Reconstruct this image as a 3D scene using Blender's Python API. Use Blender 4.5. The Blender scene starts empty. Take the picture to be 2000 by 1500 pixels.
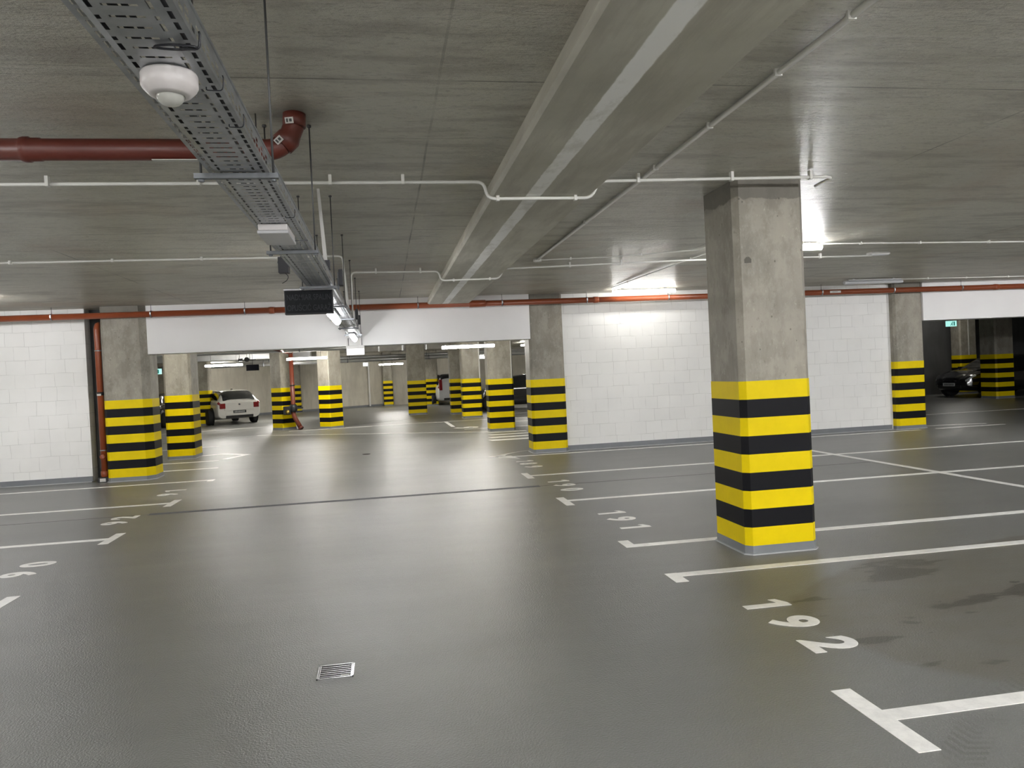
import bpy, bmesh, math, random
from mathutils import Vector, Matrix
C = bpy.context.scene.collection
random.seed(7)
PI = math.pi
# ------------------------------------------------------------------ camera, world, exposure
YAW, PITCH, ROLL, FPX = 0.16493582, -0.01575654, -0.04744639, 1485.25
cy, sy, cp, sp = math.cos(YAW), math.sin(YAW), math.cos(PITCH), math.sin(PITCH)
fwd = Vector((sy*cp, cy*cp, sp)); r0 = Vector((cy, -sy, 0)); u0 = r0.cross(fwd)
rt = math.cos(ROLL)*r0 + math.sin(ROLL)*u0; up = -math.sin(ROLL)*r0 + math.cos(ROLL)*u0
cam_d = bpy.data.cameras.new('camera'); cam_d.sensor_width = 36; cam_d.lens = 36*FPX/2000
cam_d.clip_start = 0.02; cam_d.clip_end = 300
cam = bpy.data.objects.new('camera', cam_d); C.objects.link(cam)
m = Matrix((rt, up, -fwd)).transposed().to_4x4(); m.translation = Vector((0, 0, 1.6))
cam.matrix_world = m
bpy.context.scene.camera = cam
W = bpy.data.worlds.new('world'); bpy.context.scene.world = W; W.use_nodes = True
W.node_tree.nodes['Background'].inputs[0].default_value = (0.0, 0.0, 0.0, 1)
vs = bpy.context.scene.view_settings
vs.view_transform = 'Standard'; vs.look = 'None'; vs.gamma = 1; vs.use_curve_mapping = False
vs.exposure = 0.0
cyc = bpy.context.scene.cycles
cyc.max_bounces = 10; cyc.diffuse_bounces = 6; cyc.glossy_bounces = 4; cyc.use_denoising = True
cyc.sample_clamp_indirect = 6.0
LAMP = 11.0      # emission strength of the lit tube lamps in view
HID = 60.0       # strength of the added, unseen twin tube lamps behind and beside the viewer
FARL = 17.5       # far hall lamps
vs.exposure = 2.9
CZ = 3.083       # ceiling height
WY = 14.6        # face of the cross wall

# ------------------------------------------------------------------ materials
def nt(name):
    mt = bpy.data.materials.new(name); mt.use_nodes = True
    n = mt.node_tree; b = n.nodes['Principled BSDF']
    return mt, n, b
def N(n, t, **k):
    o = n.nodes.new(t)
    for a, v in k.items():
        if a in o.inputs: o.inputs[a].default_value = v
        else: setattr(o, a, v)
    return o
def L(n, a, b): n.links.new(a, b)
def coords(n, scale=(1, 1, 1), loc=(0, 0, 0), rot=(0, 0, 0)):
    g = n.nodes.new('ShaderNodeNewGeometry')
    mp = n.nodes.new('ShaderNodeMapping'); mp.inputs['Scale'].default_value = scale
    mp.inputs['Location'].default_value = loc; mp.inputs['Rotation'].default_value = rot
    L(n, g.outputs['Position'], mp.inputs[0]); return mp.outputs[0]
def noise(n, vec, sc, det=4, rough=.5):
    o = N(n, 'ShaderNodeTexNoise'); o.inputs['Scale'].default_value = sc
    o.inputs['Detail'].default_value = det; o.inputs['Roughness'].default_value = rough
    L(n, vec, o.inputs['Vector']); return o.outputs['Fac']
def ramp(n, fac, *st):
    r = n.nodes.new('ShaderNodeValToRGB'); e = r.color_ramp.elements
    while len(e) < len(st): e.new(.5)
    for i, (p, c) in enumerate(st):
        e[i].position = p; e[i].color = (c, c, c, 1) if isinstance(c, (int, float)) else (*c, 1)
    L(n, fac, r.inputs[0]); return r.outputs[0]
def mix(n, f, a, b, mode='MIX'):
    o = n.nodes.new('ShaderNodeMix'); o.data_type = 'RGBA'; o.blend_type = mode
    for v, i in ((f, 0), (a, 6), (b, 7)):
        s = o.inputs[i]
        if isinstance(v, (int, float)): s.default_value = v if i == 0 else (v, v, v, 1)
        elif isinstance(v, tuple): s.default_value = (*v, 1)
        else: L(n, v, s)
    return o.outputs[2]
def mth(n, op, a, b=None, c=None):
    o = n.nodes.new('ShaderNodeMath'); o.operation = op
    for i, v in enumerate((a, b, c)):
        if v is None: continue
        if isinstance(v, (int, float)): o.inputs[i].default_value = v
        else: L(n, v, o.inputs[i])
    return o.outputs[0]
def bump(n, b, h, st=.3, dist=.01):
    o = n.nodes.new('ShaderNodeBump'); o.inputs['Strength'].default_value = st; o.inputs['Distance'].default_value = dist
    L(n, h, o.inputs['Height']); L(n, o.outputs[0], b.inputs['Normal'])
def simple(name, col, rough=.5, metal=0, spec=.5, var=.12, vs_=6, bmp=0, em=None, es=0, coat=0):
    mt, n, b = nt(name)
    v = coords(n); f = noise(n, v, vs_, 3)
    k = ramp(n, f, (.3, 1-var), (.7, 1.0))
    L(n, mix(n, 1.0, tuple(col), k, 'MULTIPLY'), b.inputs['Base Color'])
    b.inputs['Roughness'].default_value = rough; b.inputs['Metallic'].default_value = metal
    b.inputs['Specular IOR Level'].default_value = spec; b.inputs['Coat Weight'].default_value = coat
    if bmp: bump(n, b, noise(n, v, 60, 2), bmp, .004)
    if em: b.inputs['Emission Color'].default_value = (*em, 1); b.inputs['Emission Strength'].default_value = es
    return mt
def sepxyz(n):
    g = n.nodes.new('ShaderNodeNewGeometry'); s = n.nodes.new('ShaderNodeSeparateXYZ'); L(n, g.outputs['Position'], s.inputs[0])
    return s.outputs
def line(n, x, pos, w):   # 1 near x == pos
    d = mth(n, 'ABSOLUTE', mth(n, 'SUBTRACT', x, pos)); return mth(n, 'LESS_THAN', d, w)

def mk_ceiling():
    mt, n, b = nt('board_marked_concrete')
    st = noise(n, coords(n, (.35, 9, 1)), 1.6, 6, .65)
    diag = noise(n, coords(n, (1.2, 5, 1), rot=(0, 0, .5)), 1.1, 5, .6)
    big = noise(n, coords(n), .55, 4, .6); fine = noise(n, coords(n, (1, 3, 1)), 18, 4, .7)
    c = mix(n, ramp(n, big, (.35, 0.0), (.65, 1.0)), (.57, .552, .46), (.68, .66, .56))
    c = mix(n, mth(n, 'MULTIPLY', ramp(n, st, (.45, 0), (.62, 1)), .5), c, (.66, .64, .56))
    c = mix(n, mth(n, 'MULTIPLY', ramp(n, diag, (.36, 1), (.5, 0)), .55), c, (.34, .315, .26))
    warm = ramp(n, noise(n, coords(n, loc=(3, 1, 0)), .8, 3), (.55, 0), (.72, 1))
    dash = ramp(n, noise(n, coords(n, (1.1, 12, 1)), 2.6, 4, .7), (.62, 0), (.68, 1))
    c = mix(n, mth(n, 'MULTIPLY', dash, .55), c, (.22, .205, .16))
    c = mix(n, mth(n, 'MULTIPLY', warm, .45), c, (.50, .39, .29))
    c = mix(n, mth(n, 'MULTIPLY', ramp(n, fine, (.32, 1), (.46, 0)), .5), c, (.27, .25, .20))
    x, y, z = sepxyz(n)
    wob = mth(n, 'MULTIPLY', mth(n, 'SUBTRACT', noise(n, coords(n), 1.3, 3), .5), .02)
    xw = mth(n, 'ADD', x, wob); yw = mth(n, 'ADD', y, wob)
    seam = None
    for src, p in [(xw, q) for q in (-10.6, -6.98, -3.32, .34, 4.02, 7.7, 11.3)]+[(yw, q) for q in (-3.6, .1, 3.85, 7.75, 8.6, 11.6, 20, 28)]:
        l_ = line(n, src, p, .007); seam = l_ if seam is None else mth(n, 'MAXIMUM', seam, l_)
    # closely spaced board joints on the right hand slab
    fr = mth(n, 'FRACT', mth(n, 'DIVIDE', mth(n, 'ADD', y, mth(n, 'MULTIPLY', st, .10)), .21))
    bl = mth(n, 'MULTIPLY', mth(n, 'LESS_THAN', fr, .07), ramp(n, noise(n, coords(n, (.5, 4, 1)), 1.2, 2), (.57, 0), (.66, 1)))
    seamf = mth(n, 'MULTIPLY', seam, ramp(n, noise(n, coords(n), 1.7, 2), (.4, .1), (.62, .75)))
    c = mix(n, mth(n, 'MAXIMUM', seamf, mth(n, 'MULTIPLY', bl, .28)), c, (.14, .13, .10))
    # damp ring round the soil pipe
    dx = mth(n, 'MULTIPLY', mth(n, 'SUBTRACT', x, -.40), 1.0); dy = mth(n, 'MULTIPLY', mth(n, 'SUBTRACT', y, 4.36), 1.1)
    rr = mth(n, 'SQRT', mth(n, 'ADD', mth(n, 'MULTIPLY', dx, dx), mth(n, 'MULTIPLY', dy, dy)))
    rr = mth(n, 'ADD', rr, mth(n, 'MULTIPLY', noise(n, coords(n), 6, 4), .16))
    c = mix(n, mth(n, 'MULTIPLY', ramp(n, rr, (.2, 1), (.36, 0)), .6), c, (.10, .085, .055))
    L(n, c, b.inputs['Base Color']); b.inputs['Roughness'].default_value = .34
    b.inputs['Specular IOR Level'].default_value = .45
    bump(n, b, mth(n, 'ADD', mth(n, 'MULTIPLY', st, 1.0), mth(n, 'MULTIPLY', fine, .7)), 1.0, .05)
    return mt
def mk_concrete(name, c0, c1, pits=True, sc=1.0):
    mt, n, b = nt(name)
    v = coords(n); st = noise(n, coords(n, (3, 3, .5)), 1.7*sc, 6, .65); big = noise(n, v, 1.3*sc, 5, .6)
    c = mix(n, ramp(n, big, (.35, 0), (.65, 1)), c0, c1)
    c = mix(n, mth(n, 'MULTIPLY', ramp(n, st, (.4, 1), (.55, 0)), .4), c, tuple(q*.72 for q in c0))
    h = st
    if pits:
        sm = ramp(n, noise(n, coords(n, (1.6, 1.6, 1), rot=(.5, .5, 0)), 3.2, 7, .72), (.46, 0), (.56, 1))
        c = mix(n, mth(n, 'MULTIPLY', sm, .4), c, tuple(q*1.25 for q in c1))
        c = mix(n, mth(n, 'MULTIPLY', ramp(n, noise(n, coords(n, (1, 1, .45), loc=(2, 7, 0)), 2.4, 6, .7), (.36, 1), (.47, 0)), .45), c, tuple(q*.6 for q in c0))
        vo = n.nodes.new('ShaderNodeTexVoronoi'); vo.inputs['Scale'].default_value = 14; L(n, coords(n, (1, 1, .8)), vo.inputs['Vector'])
        sel = ramp(n, noise(n, v, 5, 3), (.50, 0), (.55, 1))
        pit = mth(n, 'MULTIPLY', ramp(n, vo.outputs['Distance'], (.07, 1), (.12, 0)), sel)
        c = mix(n, mth(n, 'MULTIPLY', pit, .7), c, (.07, .065, .05))
        fleck = ramp(n, noise(n, coords(n, (2, 2, .8)), 16, 5, .75), (.60, 0), (.68, 1))
        c = mix(n, mth(n, 'MULTIPLY', fleck, .6), c, tuple(min(1, q*1.45) for q in c1))
        dk = ramp(n, noise(n, coords(n, (1.5, 1.5, .7), loc=(5, 2, 1)), 13, 5, .8), (.32, 1), (.38, 0))
        c = mix(n, mth(n, 'MULTIPLY', dk, .6), c, tuple(q*.5 for q in c0))
        h = mth(n, 'SUBTRACT', h, mth(n, 'MULTIPLY', pit, .5))
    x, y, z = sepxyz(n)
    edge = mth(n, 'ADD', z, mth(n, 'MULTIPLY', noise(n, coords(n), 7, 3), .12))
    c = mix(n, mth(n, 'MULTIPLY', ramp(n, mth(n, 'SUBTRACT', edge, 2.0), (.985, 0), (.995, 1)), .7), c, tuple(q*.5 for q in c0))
    L(n, c, b.inputs['Base Color']); b.inputs['Roughness'].default_value = .62
    bump(n, b, h, .25, .01); return mt
def mk_block():
    mt, n, b = nt('white_painted_block')
    x, y, z = sepxyz(n)
    cb = n.nodes.new('ShaderNodeCombineXYZ')
    wv = mth(n, 'MULTIPLY', mth(n, 'SUBTRACT', noise(n, coords(n), 2.2, 2), .5), .05)
    L(n, mth(n, 'ADD', x, wv), cb.inputs[0]); L(n, mth(n, 'ADD', z, wv), cb.inputs[1])
    br = n.nodes.new('ShaderNodeTexBrick'); L(n, cb.outputs[0], br.inputs['Vector'])
    br.inputs['Scale'].default_value = 1.0; br.inputs['Brick Width'].default_value = .32; br.inputs['Row Height'].default_value = .245
    br.inputs['Mortar Size'].default_value = .0035; br.inputs['Mortar Smooth'].default_value = .6; br.offset = .42; br.squash = .8; br.squash_frequency = 3
    br.inputs['Color1'].default_value = (.88, .875, .85, 1); br.inputs['Color2'].default_value = (.85, .845, .82, 1); br.inputs['Mortar'].default_value = (.58, .575, .55, 1)
    gate = ramp(n, noise(n, coords(n), 3.1, 2), (.36, .15), (.56, 1))
    c = mix(n, gate, (.87, .865, .84), br.outputs['Color'])
    g = ramp(n, noise(n, coords(n), 1.4, 4), (.3, .94), (.7, 1)); c = mix(n, 1, c, g, 'MULTIPLY')
    L(n, c, b.inputs['Base Color']); b.inputs['Roughness'].default_value = .6
    h = mth(n, 'ADD', mth(n, 'MULTIPLY', br.outputs['Fac'], -1.0), mth(n, 'MULTIPLY', noise(n, coords(n), 5, 3), .8))
    bump(n, b, h, .35, .008); return mt
def mk_floor():
    mt, n, b = nt('grey_epoxy_floor')
    x, y, z = sepxyz(n); v = coords(n)
    big = noise(n, v, .35, 4, .6); med = noise(n, coords(n, (.5, 1.3, 1)), 1.5, 5, .6)
    c = mix(n, ramp(n, big, (.35, 0), (.65, 1)), (.148, .150, .142), (.178, .180, .170))
    c = mix(n, mth(n, 'MULTIPLY', ramp(n, med, (.4, 1), (.6, 0)), .22), c, (.130, .132, .122))
    # dusty parking bay beside the near column: curved edge, brown dirt, smears and oil spots
    ex = mth(n, 'SUBTRACT', x, 5.3); ey = mth(n, 'SUBTRACT', y, 4.0)
    er = mth(n, 'SQRT', mth(n, 'ADD', mth(n, 'MULTIPLY', ex, ex), mth(n, 'MULTIPLY', mth(n, 'MULTIPLY', ey, ey), 3.1)))
    er = mth(n, 'ADD', er, mth(n, 'MULTIPLY', noise(n, v, 1.2, 3), .5))
    area = ramp(n, mth(n, 'DIVIDE', er, 6.0), (.515, 1), (.53, 0))
    dirt = ramp(n, noise(n, coords(n, (.7, 1.5, 1)), 1.3, 7, .7), (.3, .9), (.62, .45))
    c = mix(n, mth(n, 'MULTIPLY', area, dirt), c, (.115, .102, .075))
    spot = ramp(n, noise(n, coords(n, (.55, 1.5, 1), loc=(1.3, .4, 0), rot=(0, 0, .25)), 1.75, 4, .55), (.58, 0), (.605, 1))
    c = mix(n, mth(n, 'MULTIPLY', mth(n, 'MULTIPLY', area, spot), .8), c, (.045, .04, .03))
    tiny = ramp(n, noise(n, coords(n, (.7, 1.2, 1)), 7, 3), (.71, 0), (.73, 1))
    c = mix(n, mth(n, 'MULTIPLY', mth(n, 'MULTIPLY', area, tiny), .9), c, (.04, .037, .03))
    # tyre tread arcs at the near right
    def tread(cx, cy_, r, wd, a):
        tx = mth(n, 'SUBTRACT', x, cx); ty = mth(n, 'SUBTRACT', y, cy_)
        tr = mth(n, 'SQRT', mth(n, 'ADD', mth(n, 'MULTIPLY', tx, tx), mth(n, 'MULTIPLY', ty, ty)))
        band = mth(n, 'LESS_THAN', mth(n, 'ABSOLUTE', mth(n, 'SUBTRACT', tr, r)), wd)
        ang = mth(n, 'MULTIPLY', mth(n, 'ARCTAN2', ty, tx), a)
        chev = mth(n, 'FRACT', mth(n, 'ADD', ang, mth(n, 'MULTIPLY', mth(n, 'ABSOLUTE', mth(n, 'SUBTRACT', tr, r)), 14)))
        return mth(n, 'MULTIPLY', band, mth(n, 'GREATER_THAN', chev, .5))
    tr = mth(n, 'MAXIMUM', tread(4.6, -.2, 3.75, .08, 70), tread(3.9, -1.6, 4.35, .09, 80))
    near = ramp(n, mth(n, 'DIVIDE', er, 6.0), (.75, 1), (.9, 0))
    c = mix(n, mth(n, 'MULTIPLY', mth(n, 'MULTIPLY', tr, near), mth(n, 'MULTIPLY', ramp(n, noise(n, v, 2.5, 3), (.45, 0), (.65, 1)), .38)), c, (.06, .057, .05))
    L(n, c, b.inputs['Base Color'])
    rg = mix(n, ramp(n, noise(n, coords(n, (.6, 1.6, 1)), 1.1, 4), (.35, 0), (.65, 1)), .278, .305)
    wet = ramp(n, noise(n, coords(n, loc=(.2, 0, 0)), 2.2, 3), (.60, 0), (.63, 1))
    rg = mix(n, mth(n, 'MULTIPLY', area, .5), rg, .42)
    L(n, rg, b.inputs['Roughness']); b.inputs['Specular IOR Level'].default_value = .45
    orange = noise(n, v, 95, 2, .6); wav = noise(n, coords(n, (.35, 1.4, 1)), 2.0, 3)
    bump(n, b, mth(n, 'ADD', orange, mth(n, 'MULTIPLY', wav, 1.0)), .62, .007)
    return mt
def mk_stripes(seed=0):
    mt, n, b = nt('yellow_black_hazard_paint')
    x, y, z = sepxyz(n)
    k = mth(n, 'FLOOR', mth(n, 'DIVIDE', mth(n, 'SUBTRACT', z, .075), .1508))
    odd = mth(n, 'GREATER_THAN', mth(n, 'MODULO', k, 2), .5)
    dust = ramp(n, noise(n, coords(n), 4, 5, .7), (.3, .9), (.7, 1.0))
    yel = mix(n, 1, (.83, .63, .0), dust, 'MULTIPLY')
    scr = ramp(n, noise(n, coords(n), 22, 3, .7), (.72, 0), (.76, 1))
    yel = mix(n, mth(n, 'MULTIPLY', scr, .5), yel, (.2, .16, .03))
    L(n, mix(n, odd, yel, (.006, .006, .008)), b.inputs['Base Color'])
    b.inputs['Roughness'].default_value = .5; b.inputs['Specular IOR Level'].default_value = .15
    return mt
def mk_marking():
    mt, n, b = nt('white_road_paint')
    w = ramp(n, noise(n, coords(n), 9, 5, .7), (.25, .78), (.6, 1.0))
    L(n, mix(n, 1, (.90, .89, .85), w, 'MULTIPLY'), b.inputs['Base Color']); b.inputs['Roughness'].default_value = .33
    bump(n, b, noise(n, coords(n), 75, 3), .15, .005); return mt
def mk_beam():
    mt, n, b = nt('cast_beam_concrete'); x, y, z = sepxyz(n)
    st = noise(n, coords(n, (5, .6, 1)), 1.5, 6, .65); big = noise(n, coords(n), 1.0, 5, .6)
    c = mix(n, ramp(n, big, (.35, 0), (.65, 1)), (.43, .415, .345), (.58, .56, .48))
    c = mix(n, mth(n, 'MULTIPLY', ramp(n, st, (.4, 1), (.55, 0)), .55), c, (.36, .335, .28))
    wob = mth(n, 'MULTIPLY', mth(n, 'SUBTRACT', noise(n, coords(n), 4, 4, .6), .5), .025)
    d = mth(n, 'ABSOLUTE', mth(n, 'SUBTRACT', mth(n, 'ADD', x, wob), 1.175))
    strip = ramp(n, d, (.054, 1), (.060, 0))
    blot = ramp(n, noise(n, coords(n, (1, .5, 1)), 6, 5, .7), (.33, .55), (.5, 1))
    c = mix(n, mth(n, 'MULTIPLY', strip, blot), c, (.95, .945, .92))
    L(n, c, b.inputs['Base Color']); b.inputs['Roughness'].default_value = .6; bump(n, b, st, .3, .01); return mt

M = dict(
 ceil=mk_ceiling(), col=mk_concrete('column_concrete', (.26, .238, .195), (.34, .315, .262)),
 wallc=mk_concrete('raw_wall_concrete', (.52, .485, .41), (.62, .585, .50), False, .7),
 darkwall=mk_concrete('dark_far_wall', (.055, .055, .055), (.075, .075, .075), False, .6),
 block=mk_block(), white=simple('white_plaster', (.90, .89, .88), .6, var=.04, vs_=1.5),
 floor=mk_floor(), stripe=mk_stripes(), mark=mk_marking(), beam=mk_beam(),
 plinth=simple('grey_plinth_paint', (.20, .21, .225), .35, var=.1),
 cove=simple('pale_cove_reflection', (.45, .46, .47), .3),  # pale tone paints the whitish reflection along the cove edge
 orange=simple('orange_sewer_pvc', (.29, .068, .024), .33, var=.1, vs_=3),
  rust=simple('rust_red_standpipe', (.17, .038, .018), .4),
 red=simple('red_brown_pvc', (.125, .028, .018), .38, var=.1, vs_=3),
 zinc=simple('galvanised_steel', (.50, .52, .54), .38, metal=.85, var=.3, vs_=14),
 zincd=simple('dull_galvanised_channel', (.22, .23, .245), .5, metal=.5, var=.2, vs_=14),
 rod=simple('threaded_steel_rod', (.10, .10, .10), .5, metal=.6),
 conduit=simple('white_conduit_pvc', (.80, .79, .74), .45, var=.06),
 trunk=simple('white_trunking', (.62, .61, .58), .45, var=.06),
 sensor=simple('white_sensor_plastic', (.72, .68, .67), .35, var=.02),
 lens=simple('milky_sensor_lens', (.50, .50, .46), .18, var=.03),
 tie=simple('black_nylon_tie', (.012, .012, .018), .4),
 black=simple('black_plastic', (.012, .013, .015), .45),
 signface=simple('dark_sign_face', (.006, .007, .009), .5, spec=.2, var=.3, vs_=20),
 signtxt=simple('unlit_sign_letters', (.030, .033, .037), .5, spec=.2),
 alu=simple('aluminium_frame', (.42, .42, .43), .35, metal=.7),
 cablek=simple('dark_cable', (.03, .03, .035), .5), cablew=simple('grey_cable', (.30, .30, .30), .5),
 label=simple('printed_white_sticker', (.62, .60, .56), .5), ink=simple('sticker_ink', (.06, .06, .06), .5),
 drain=simple('stainless_drain', (.55, .55, .55), .25, metal=.9, var=.2, vs_=30), hole=simple('dark_drain_pit', (.012, .011, .010), .7),
 joint=simple('dark_joint_line', (.06, .055, .05), .6), jointf=simple('pale_joint_filler', (.15, .148, .14), .5),
 lampon=simple('lit_lamp_diffuser', (.8, .8, .75), .5, em=(.985, .985, 1.0), es=LAMP, var=.01),
 lampstrong=simple('added_twin_lamp_diffuser', (.8, .8, .75), .5, em=(.985, .985, 1.0), es=HID, var=.01),
 lampsoft=simple('lit_wall_lamp_diffuser', (.8, .8, .75), .5, em=(1, .985, .95), es=LAMP*.42, var=.01),
 lampmid=simple('added_side_lamp_diffuser', (.8, .8, .75), .5, em=(.985, .985, 1), es=HID*.6, var=.01),
 lampfar=simple('lit_far_lamp_diffuser', (.8, .8, .75), .5, em=(1.0, .975, .92), es=FARL, var=.01),
 lampoff=simple('unlit_lamp_diffuser', (.55, .55, .57), .3, var=.03), lampbody=simple('lamp_housing', (.50, .50, .50), .4),
 exitg=simple('lit_exit_panel', (.3, .6, .55), .4, em=(.45, .95, .86), es=.13, var=.02), exitp=simple('exit_pictogram', (.02, .22, .18), .4, em=(.03, .35, .28), es=.04),
 whitelit=simple('small_lit_panel', (.7, .7, .7), .4, em=(.9, .98, 1), es=.2),
 duct=simple('silver_duct', (.48, .48, .48), .3, metal=.7, var=.25, vs_=2), insul=simple('wrapped_insulation', (.40, .38, .34), .45, metal=.3, var=.3, vs_=4),
 carw=simple('white_car_paint', (.72, .70, .66), .2, coat=.8, var=.02), cark=simple('black_car_paint', (.006, .006, .008), .15, coat=1, var=.02),
 cars=simple('silver_car_paint', (.55, .55, .56), .28, metal=.25, coat=.8, var=.03), glass=simple('tinted_car_glass', (.008, .009, .012), .08, spec=.8, var=.02),
 tyre=simple('tyre_rubber', (.012, .012, .012), .7), rim=simple('alloy_rim', (.16, .16, .17), .3, metal=.8),
 tail=simple('red_tail_lamp', (.22, .006, .01), .15, coat=1), head=simple('clear_head_lamp', (.55, .56, .58), .1, coat=1, metal=.3),
 platew=simple('number_plate_white', (.5, .5, .5), .35), platek=simple('number_plate_dark', (.05, .055, .05), .35),
 trim=simple('black_bumper_trim', (.01, .01, .01), .6), yellowhand=simple('brass_fitting', (.3, .22, .05), .35, metal=.8))

# ------------------------------------------------------------------ mesh helpers
def obj(name, bm, mat, parent=None, smooth=False, mats=None):
    me = bpy.data.meshes.new(name); bm.normal_update(); bm.to_mesh(me); bm.free()
    for mm in (mats or [mat]): me.materials.append(mm)
    if smooth:
        for p in me.polygons: p.use_smooth = True
    o = bpy.data.objects.new(name, me); C.objects.link(o)
    if parent is not None: o.parent = parent
    return o
def root(name, label, cat, loc=(0, 0, 0), rz=0, group=None):
    o = bpy.data.objects.new(name, None); C.objects.link(o); o.empty_display_size = .1
    o.location = loc; o.rotation_euler = (0, 0, rz); o['label'] = label; o['category'] = cat
    if group: o['group'] = group
    return o
def tag(o, label, cat, group=None):
    o['label'] = label; o['category'] = cat
    if group: o['group'] = group
    return o
def struct(name, bm, mat, label=None):
    o = obj(name, bm, mat); o['kind'] = 'structure'
    o['label'] = label or name; o['category'] = name.split('_')[0]
    return o
def box(bm, a, b, bev=0, mi=0):
    vs_ = [bm.verts.new((x, y, z)) for x in (a[0], b[0]) for y in (a[1], b[1]) for z in (a[2], b[2])]
    fs = [(0, 1, 3, 2), (4, 6, 7, 5), (0, 4, 5, 1), (2, 3, 7, 6), (0, 2, 6, 4), (1, 5, 7, 3)]
    F = [bm.faces.new([vs_[i] for i in f]) for f in fs]
    for f in F: f.material_index = mi
    if bev:
        ed = list({e for f in F for e in f.edges})
        r = bmesh.ops.bevel(bm, geom=ed, offset=bev, segments=2, affect='EDGES', profile=.6)
        for f in r['faces']: f.material_index = mi
    return F
def boxo(name, a, b, mat, parent=None, bev=0):
    bm = bmesh.new(); box(bm, a, b, bev); return obj(name, bm, mat, parent)
def tube(bm, pts, r, seg=10, caps=True, mi=0, closed=False):
    pts = [Vector(p) for p in pts]; rings = []; n_ = len(pts)
    rs = r if isinstance(r, (list, tuple)) else [r]*n_
    ref = None
    for i, p in enumerate(pts):
        if closed: t = (pts[(i+1) % n_]-pts[i-1]).normalized()
        else: t = (pts[min(i+1, n_-1)]-pts[max(i-1, 0)]).normalized()
        if ref is None:
            ref = Vector((0, 0, 1)) if abs(t.z) < .9 else Vector((1, 0, 0))
        s = t.cross(ref).normalized(); q = s.cross(t).normalized(); ref = q
        rings.append([bm.verts.new(p+(s*math.cos(a)+q*math.sin(a))*rs[i]) for a in [2*PI*k/seg for k in range(seg)]])
    rng = range(n_) if closed else range(n_-1)
    for i in rng:
        A, B = rings[i], rings[(i+1) % n_]
        for k in range(seg):
            f = bm.faces.new((A[k], A[(k+1) % seg], B[(k+1) % seg], B[k])); f.material_index = mi; f.smooth = True
    if caps and not closed:
        bm.faces.new(rings[0][::-1]).material_index = mi; bm.faces.new(rings[-1]).material_index = mi
def arcpts(pts, rad, seg=5):
    """round the corners of a polyline"""
    pts = [Vector(p) for p in pts]; out = [pts[0]]
    for i in range(1, len(pts)-1):
        a, b, c = pts[i-1], pts[i], pts[i+1]
        d1 = (a-b); d2 = (c-b); r = min(rad, d1.length*.45, d2.length*.45)
        p1 = b+d1.normalized()*r; p2 = b+d2.normalized()*r
        for k in range(seg+1):
            t = k/seg; out.append((1-t)**2*p1+2*t*(1-t)*b+t*t*p2)
    out.append(pts[-1]); return out
def lathe(bm, prof, seg=24, c=(0, 0, 0), axis='z', mi=0):
    rings = []
    for r, h in prof:
        ring = []
        for k in range(seg):
            a = 2*PI*k/seg; u, v = r*math.cos(a), r*math.sin(a)
            p = (u, v, h) if axis == 'z' else ((h, u, v) if axis == 'x' else (u, h, v))
            ring.append(bm.verts.new((c[0]+p[0], c[1]+p[1], c[2]+p[2])))
        rings.append(ring)
    for A, B in zip(rings, rings[1:]):
        for k in range(seg):
            f = bm.faces.new((A[k], A[(k+1) % seg], B[(k+1) % seg], B[k])); f.smooth = True; f.material_index = mi
    for ring in (rings[0][::-1], rings[-1]):
        try: bm.faces.new(ring).material_index = mi
        except ValueError: pass
    bmesh.ops.recalc_face_normals(bm, faces=bm.faces)
def prism(bm, poly, z0, z1, mi=0):
    a = [bm.verts.new((x, y, z0)) for x, y in poly]; b = [bm.verts.new((x, y, z1)) for x, y in poly]
    n_ = len(poly)
    bm.faces.new(a[::-1]).material_index = mi; bm.faces.new(b).material_index = mi
    for i in range(n_): bm.faces.new((a[i], a[(i+1) % n_], b[(i+1) % n_], b[i])).material_index = mi
_fc = {}
def glyph(ch, h, bold=.012):
    """mesh of one character, height h, origin at its lower left; returned as (verts, faces, width)"""
    k = (ch, round(h, 3), bold)
    if k in _fc: return _fc[k]
    cu = bpy.data.curves.new('glyph', 'FONT'); cu.body = ch; cu.size = 1; cu.offset = bold; cu.resolution_u = 6; cu.fill_mode = 'FRONT'
    o = bpy.data.objects.new('glyph', cu); C.objects.link(o)
    bpy.context.view_layer.update()
    me = bpy.data.meshes.new_from_object(o.evaluated_get(bpy.context.evaluated_depsgraph_get()))
    vs_ = [v.co.copy() for v in me.vertices]; fs = [list(p.vertices) for p in me.polygons]
    bpy.data.objects.remove(o); bpy.data.curves.remove(cu); bpy.data.meshes.remove(me)
    _fc[k] = (vs_, fs); return _fc[k]

# ------------------------------------------------------------------ the setting
bm = bmesh.new(); box(bm, (-11, -9, -.12), (32, 48, 0)); struct('floor', bm, M['floor'], 'glossy grey epoxy garage floor')
bm = bmesh.new(); box(bm, (-11, -9, CZ), (32, 48, CZ+.25)); struct('ceiling', bm, M['ceil'], 'bare grey concrete ceiling slab')
def wall(name, a, b, mat, lab):
    bm = bmesh.new(); box(bm, a, b); return struct(name, bm, mat, lab)
wall('wall_back_left', (-11, WY, 0), (-5.22, WY+.25, CZ), M['block'], 'white painted block wall left of the orange downpipe')
wall('wall_recess', (-5.4, WY+.26, 0), (-4.7, WY+.35, CZ), M['darkwall'], 'recess wall behind the downpipe, coloured dark for its shade')  # shade of the recess is put into the dark wall colour
wall('wall_lintel_left', (-4.3, WY-.2, 2.222), (2.80, WY+.25, CZ), M['white'], 'smooth white lintel over the wide drive-through opening')
wall('wall_back_middle', (3.45, WY, 0), (10.62, WY+.25, CZ), M['block'], 'white painted block wall between two striped columns')
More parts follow.
